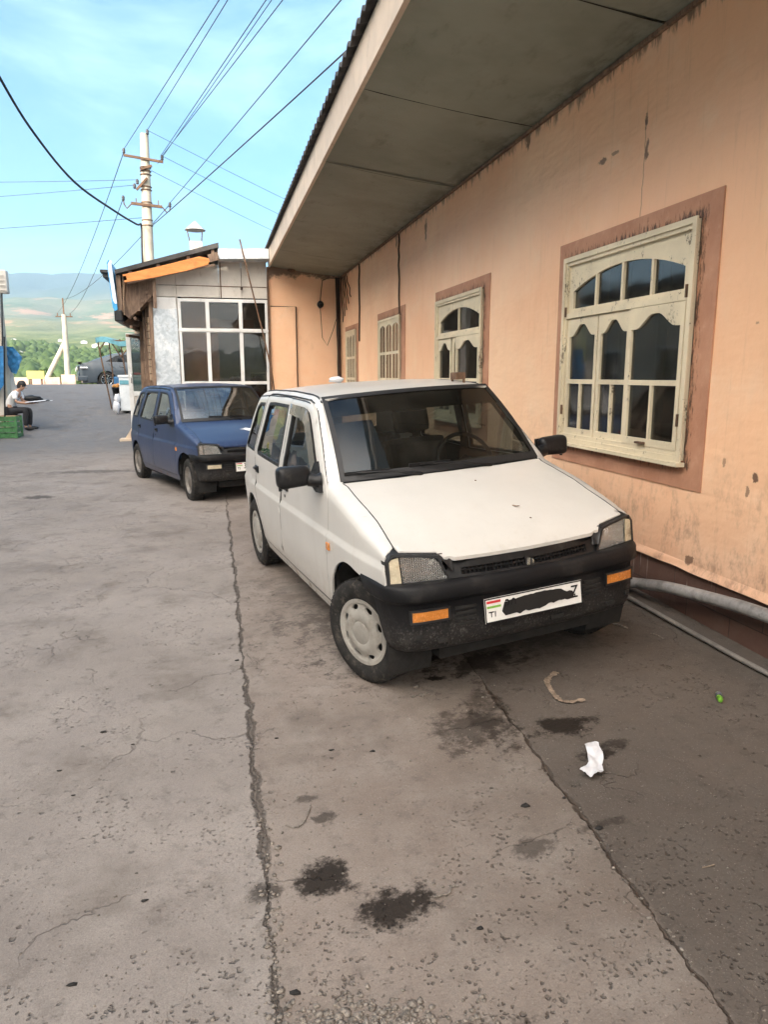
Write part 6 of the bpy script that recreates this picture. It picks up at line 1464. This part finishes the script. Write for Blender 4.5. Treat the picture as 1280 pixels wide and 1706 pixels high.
Mw = Matrix.Translation((hp_.x+.1, 20, zp)) @ Matrix.Rotation(R(-8), 4, 'Z')
q = MB(); q.grid(lambda u, v: Mw @ V((.48+.50*u, -.26+.52*v, SH+.225+.05*u+.02*math.sin(v*6))), 6, 8); q.grid(lambda u, v: Mw @ V((.48+.50*u, -.26+.52*v, SH+.223+.05*u+.02*math.sin(v*6))), 6, 8, flip=True); lone(q, 'newspaper', MAT['paper'], 'open white paper held by the seated person', 'paper')
q = MB(); q.box((-.18, -.20, SH-.14), (.20, .20, SH-.09), Mw)
for s in (-1, 1):
    for t in (-1, 1): q.beam(Mw @ V((.01+s*.15, t*.16, 0)), Mw @ V((.01+s*.15, t*.16, SH-.14)), .035)
lone(q, 'stool', MAT['planks'], 'low wooden stool under the seated person', 'stool')
q = MB(); c = px_at(54, 668, 24.6); zz = gz(c.x, 24.6); q.ico((c.x, 24.6, zz+.10), .16, 2, (1.9, .8, .6), .5).ico((c.x-.45, 24.5, zz+.22), .15, 2, (1, .8, 1.2), .5); lone(q, 'black_sacks', MAT['black'], 'dark sacks heaped on the ground behind the seated person', 'sacks')

# ================================================================== SKY, SUN, HAZE, CAMERA
SUN_EL, SUN_AZ = 17.0, 222.0      # degrees; azimuth clockwise from +Y, the side the light comes from
world = bpy.data.worlds.new('World'); scene.world = world; world.use_nodes = True
nt = world.node_tree; nt.nodes.clear()
wo = nt.nodes.new('ShaderNodeOutputWorld'); bg = nt.nodes.new('ShaderNodeBackground'); sky = nt.nodes.new('ShaderNodeTexSky'); sky.sky_type = 'NISHITA'; sky.sun_disc = False
sky.sun_elevation = R(SUN_EL); sky.sun_rotation = R(SUN_AZ); sky.air_density = 1.0; sky.dust_density = 1.2; sky.ozone_density = 1.6; sky.altitude = 900
tc = nt.nodes.new('ShaderNodeTexCoord'); mp = nt.nodes.new('ShaderNodeMapping'); mp.inputs['Scale'].default_value = (1.6, 1.6, 4.5); mp.inputs['Rotation'].default_value = (.15, .1, .6)
nz = nt.nodes.new('ShaderNodeTexNoise'); nz.inputs['Scale'].default_value = 1.5; nz.inputs['Detail'].default_value = 6; nz.inputs['Roughness'].default_value = .52; nz.inputs['Distortion'].default_value = .4
mr = nt.nodes.new('ShaderNodeMapRange'); mr.interpolation_type = 'SMOOTHSTEP'; mr.inputs[1].default_value = .42; mr.inputs[2].default_value = .72; mr.inputs[3].default_value = 0; mr.inputs[4].default_value = .5
tint = nt.nodes.new('ShaderNodeMix'); tint.data_type = 'RGBA'; tint.blend_type = 'MULTIPLY'; tint.inputs[0].default_value = 1; tint.inputs[7].default_value = (.44, .80, 1.0, 1)
mx = nt.nodes.new('ShaderNodeMix'); mx.data_type = 'RGBA'; mx.inputs[7].default_value = (5.2, 6.9, 7.7, 1)
nt.links.new(tc.outputs['Generated'], mp.inputs[0]); nt.links.new(mp.outputs[0], nz.inputs['Vector']); nt.links.new(nz.outputs['Fac'], mr.inputs[0])
nt.links.new(sky.outputs[0], tint.inputs[6]); nt.links.new(tint.outputs[2], mx.inputs[6]); nt.links.new(mr.outputs[0], mx.inputs[0]); nt.links.new(mx.outputs[2], bg.inputs[0]); bg.inputs[1].default_value = .15
# unseen warm glow added to the sky sunward, to fill the shaded yard
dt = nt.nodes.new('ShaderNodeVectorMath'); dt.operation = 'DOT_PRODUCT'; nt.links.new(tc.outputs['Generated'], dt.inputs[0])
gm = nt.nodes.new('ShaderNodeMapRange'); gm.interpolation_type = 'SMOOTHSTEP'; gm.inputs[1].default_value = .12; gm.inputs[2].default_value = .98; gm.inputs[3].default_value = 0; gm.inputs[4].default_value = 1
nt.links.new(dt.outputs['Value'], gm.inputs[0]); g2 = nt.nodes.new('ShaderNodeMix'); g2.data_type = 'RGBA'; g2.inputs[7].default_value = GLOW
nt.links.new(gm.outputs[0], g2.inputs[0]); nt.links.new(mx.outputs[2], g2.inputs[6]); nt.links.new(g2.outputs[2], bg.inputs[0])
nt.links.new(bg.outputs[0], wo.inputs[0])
sd = bpy.data.lights.new('sun', 'SUN'); sd.energy = 4.2; sd.angle = R(.55); sd.color = (1.0, .90, .76)
so_ = bpy.data.objects.new('sun', sd); COL.objects.link(so_)
sv = V((math.sin(R(SUN_AZ))*math.cos(R(SUN_EL)), math.cos(R(SUN_AZ))*math.cos(R(SUN_EL)), math.sin(R(SUN_EL))))
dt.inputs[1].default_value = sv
so_.rotation_euler = (-sv).to_track_quat('-Z', 'Y').to_euler(); so_.location = (-20, -20, 30)
# haze
hm = bpy.data.materials.new('haze_air'); hm.use_nodes = True; t = hm.node_tree; t.nodes.clear(); o_ = t.nodes.new('ShaderNodeOutputMaterial'); pv = t.nodes.new('ShaderNodeVolumePrincipled')
pv.inputs['Color'].default_value = (.56, .80, 1, 1); pv.inputs['Density'].default_value = HAZE; pv.inputs['Anisotropy'].default_value = .2; t.links.new(pv.outputs[0], o_.inputs['Volume'])
hb = MB().box((-6600, -6600, -420), (6600, 6600, 720)); ho = hb.build('haze', hm); ho['kind'] = 'stuff'; ho['label'] = 'thin pale haze in the valley air'

cd = bpy.data.cameras.new('camera'); cam = bpy.data.objects.new('camera', cd); COL.objects.link(cam); scene.camera = cam
cd.sensor_fit = 'VERTICAL'; cd.sensor_height = 36; cd.lens = 36*CAM_F/1706; cd.clip_start = .05; cd.clip_end = 20000
cp, sp, cy, sy = math.cos(PITCH), math.sin(PITCH), math.cos(YAW), math.sin(YAW)
f = V((sy*cp, cy*cp, -sp)); r = V((cy, -sy, 0)); u = r.cross(f); r2 = r*math.cos(ROLL)+u*math.sin(ROLL); u2 = -r*math.sin(ROLL)+u*math.cos(ROLL)
m = Matrix((r2, u2, -f)).transposed().to_4x4(); m.translation = V((0, 0, CAM_Z)); cam.matrix_world = m
scene.render.resolution_x = 769; scene.render.resolution_y = 1024
scene.view_settings.view_transform = 'Standard'; scene.view_settings.look = 'None'; scene.view_settings.gamma = 1; scene.view_settings.exposure = EXPO
scene.render.engine = 'CYCLES'
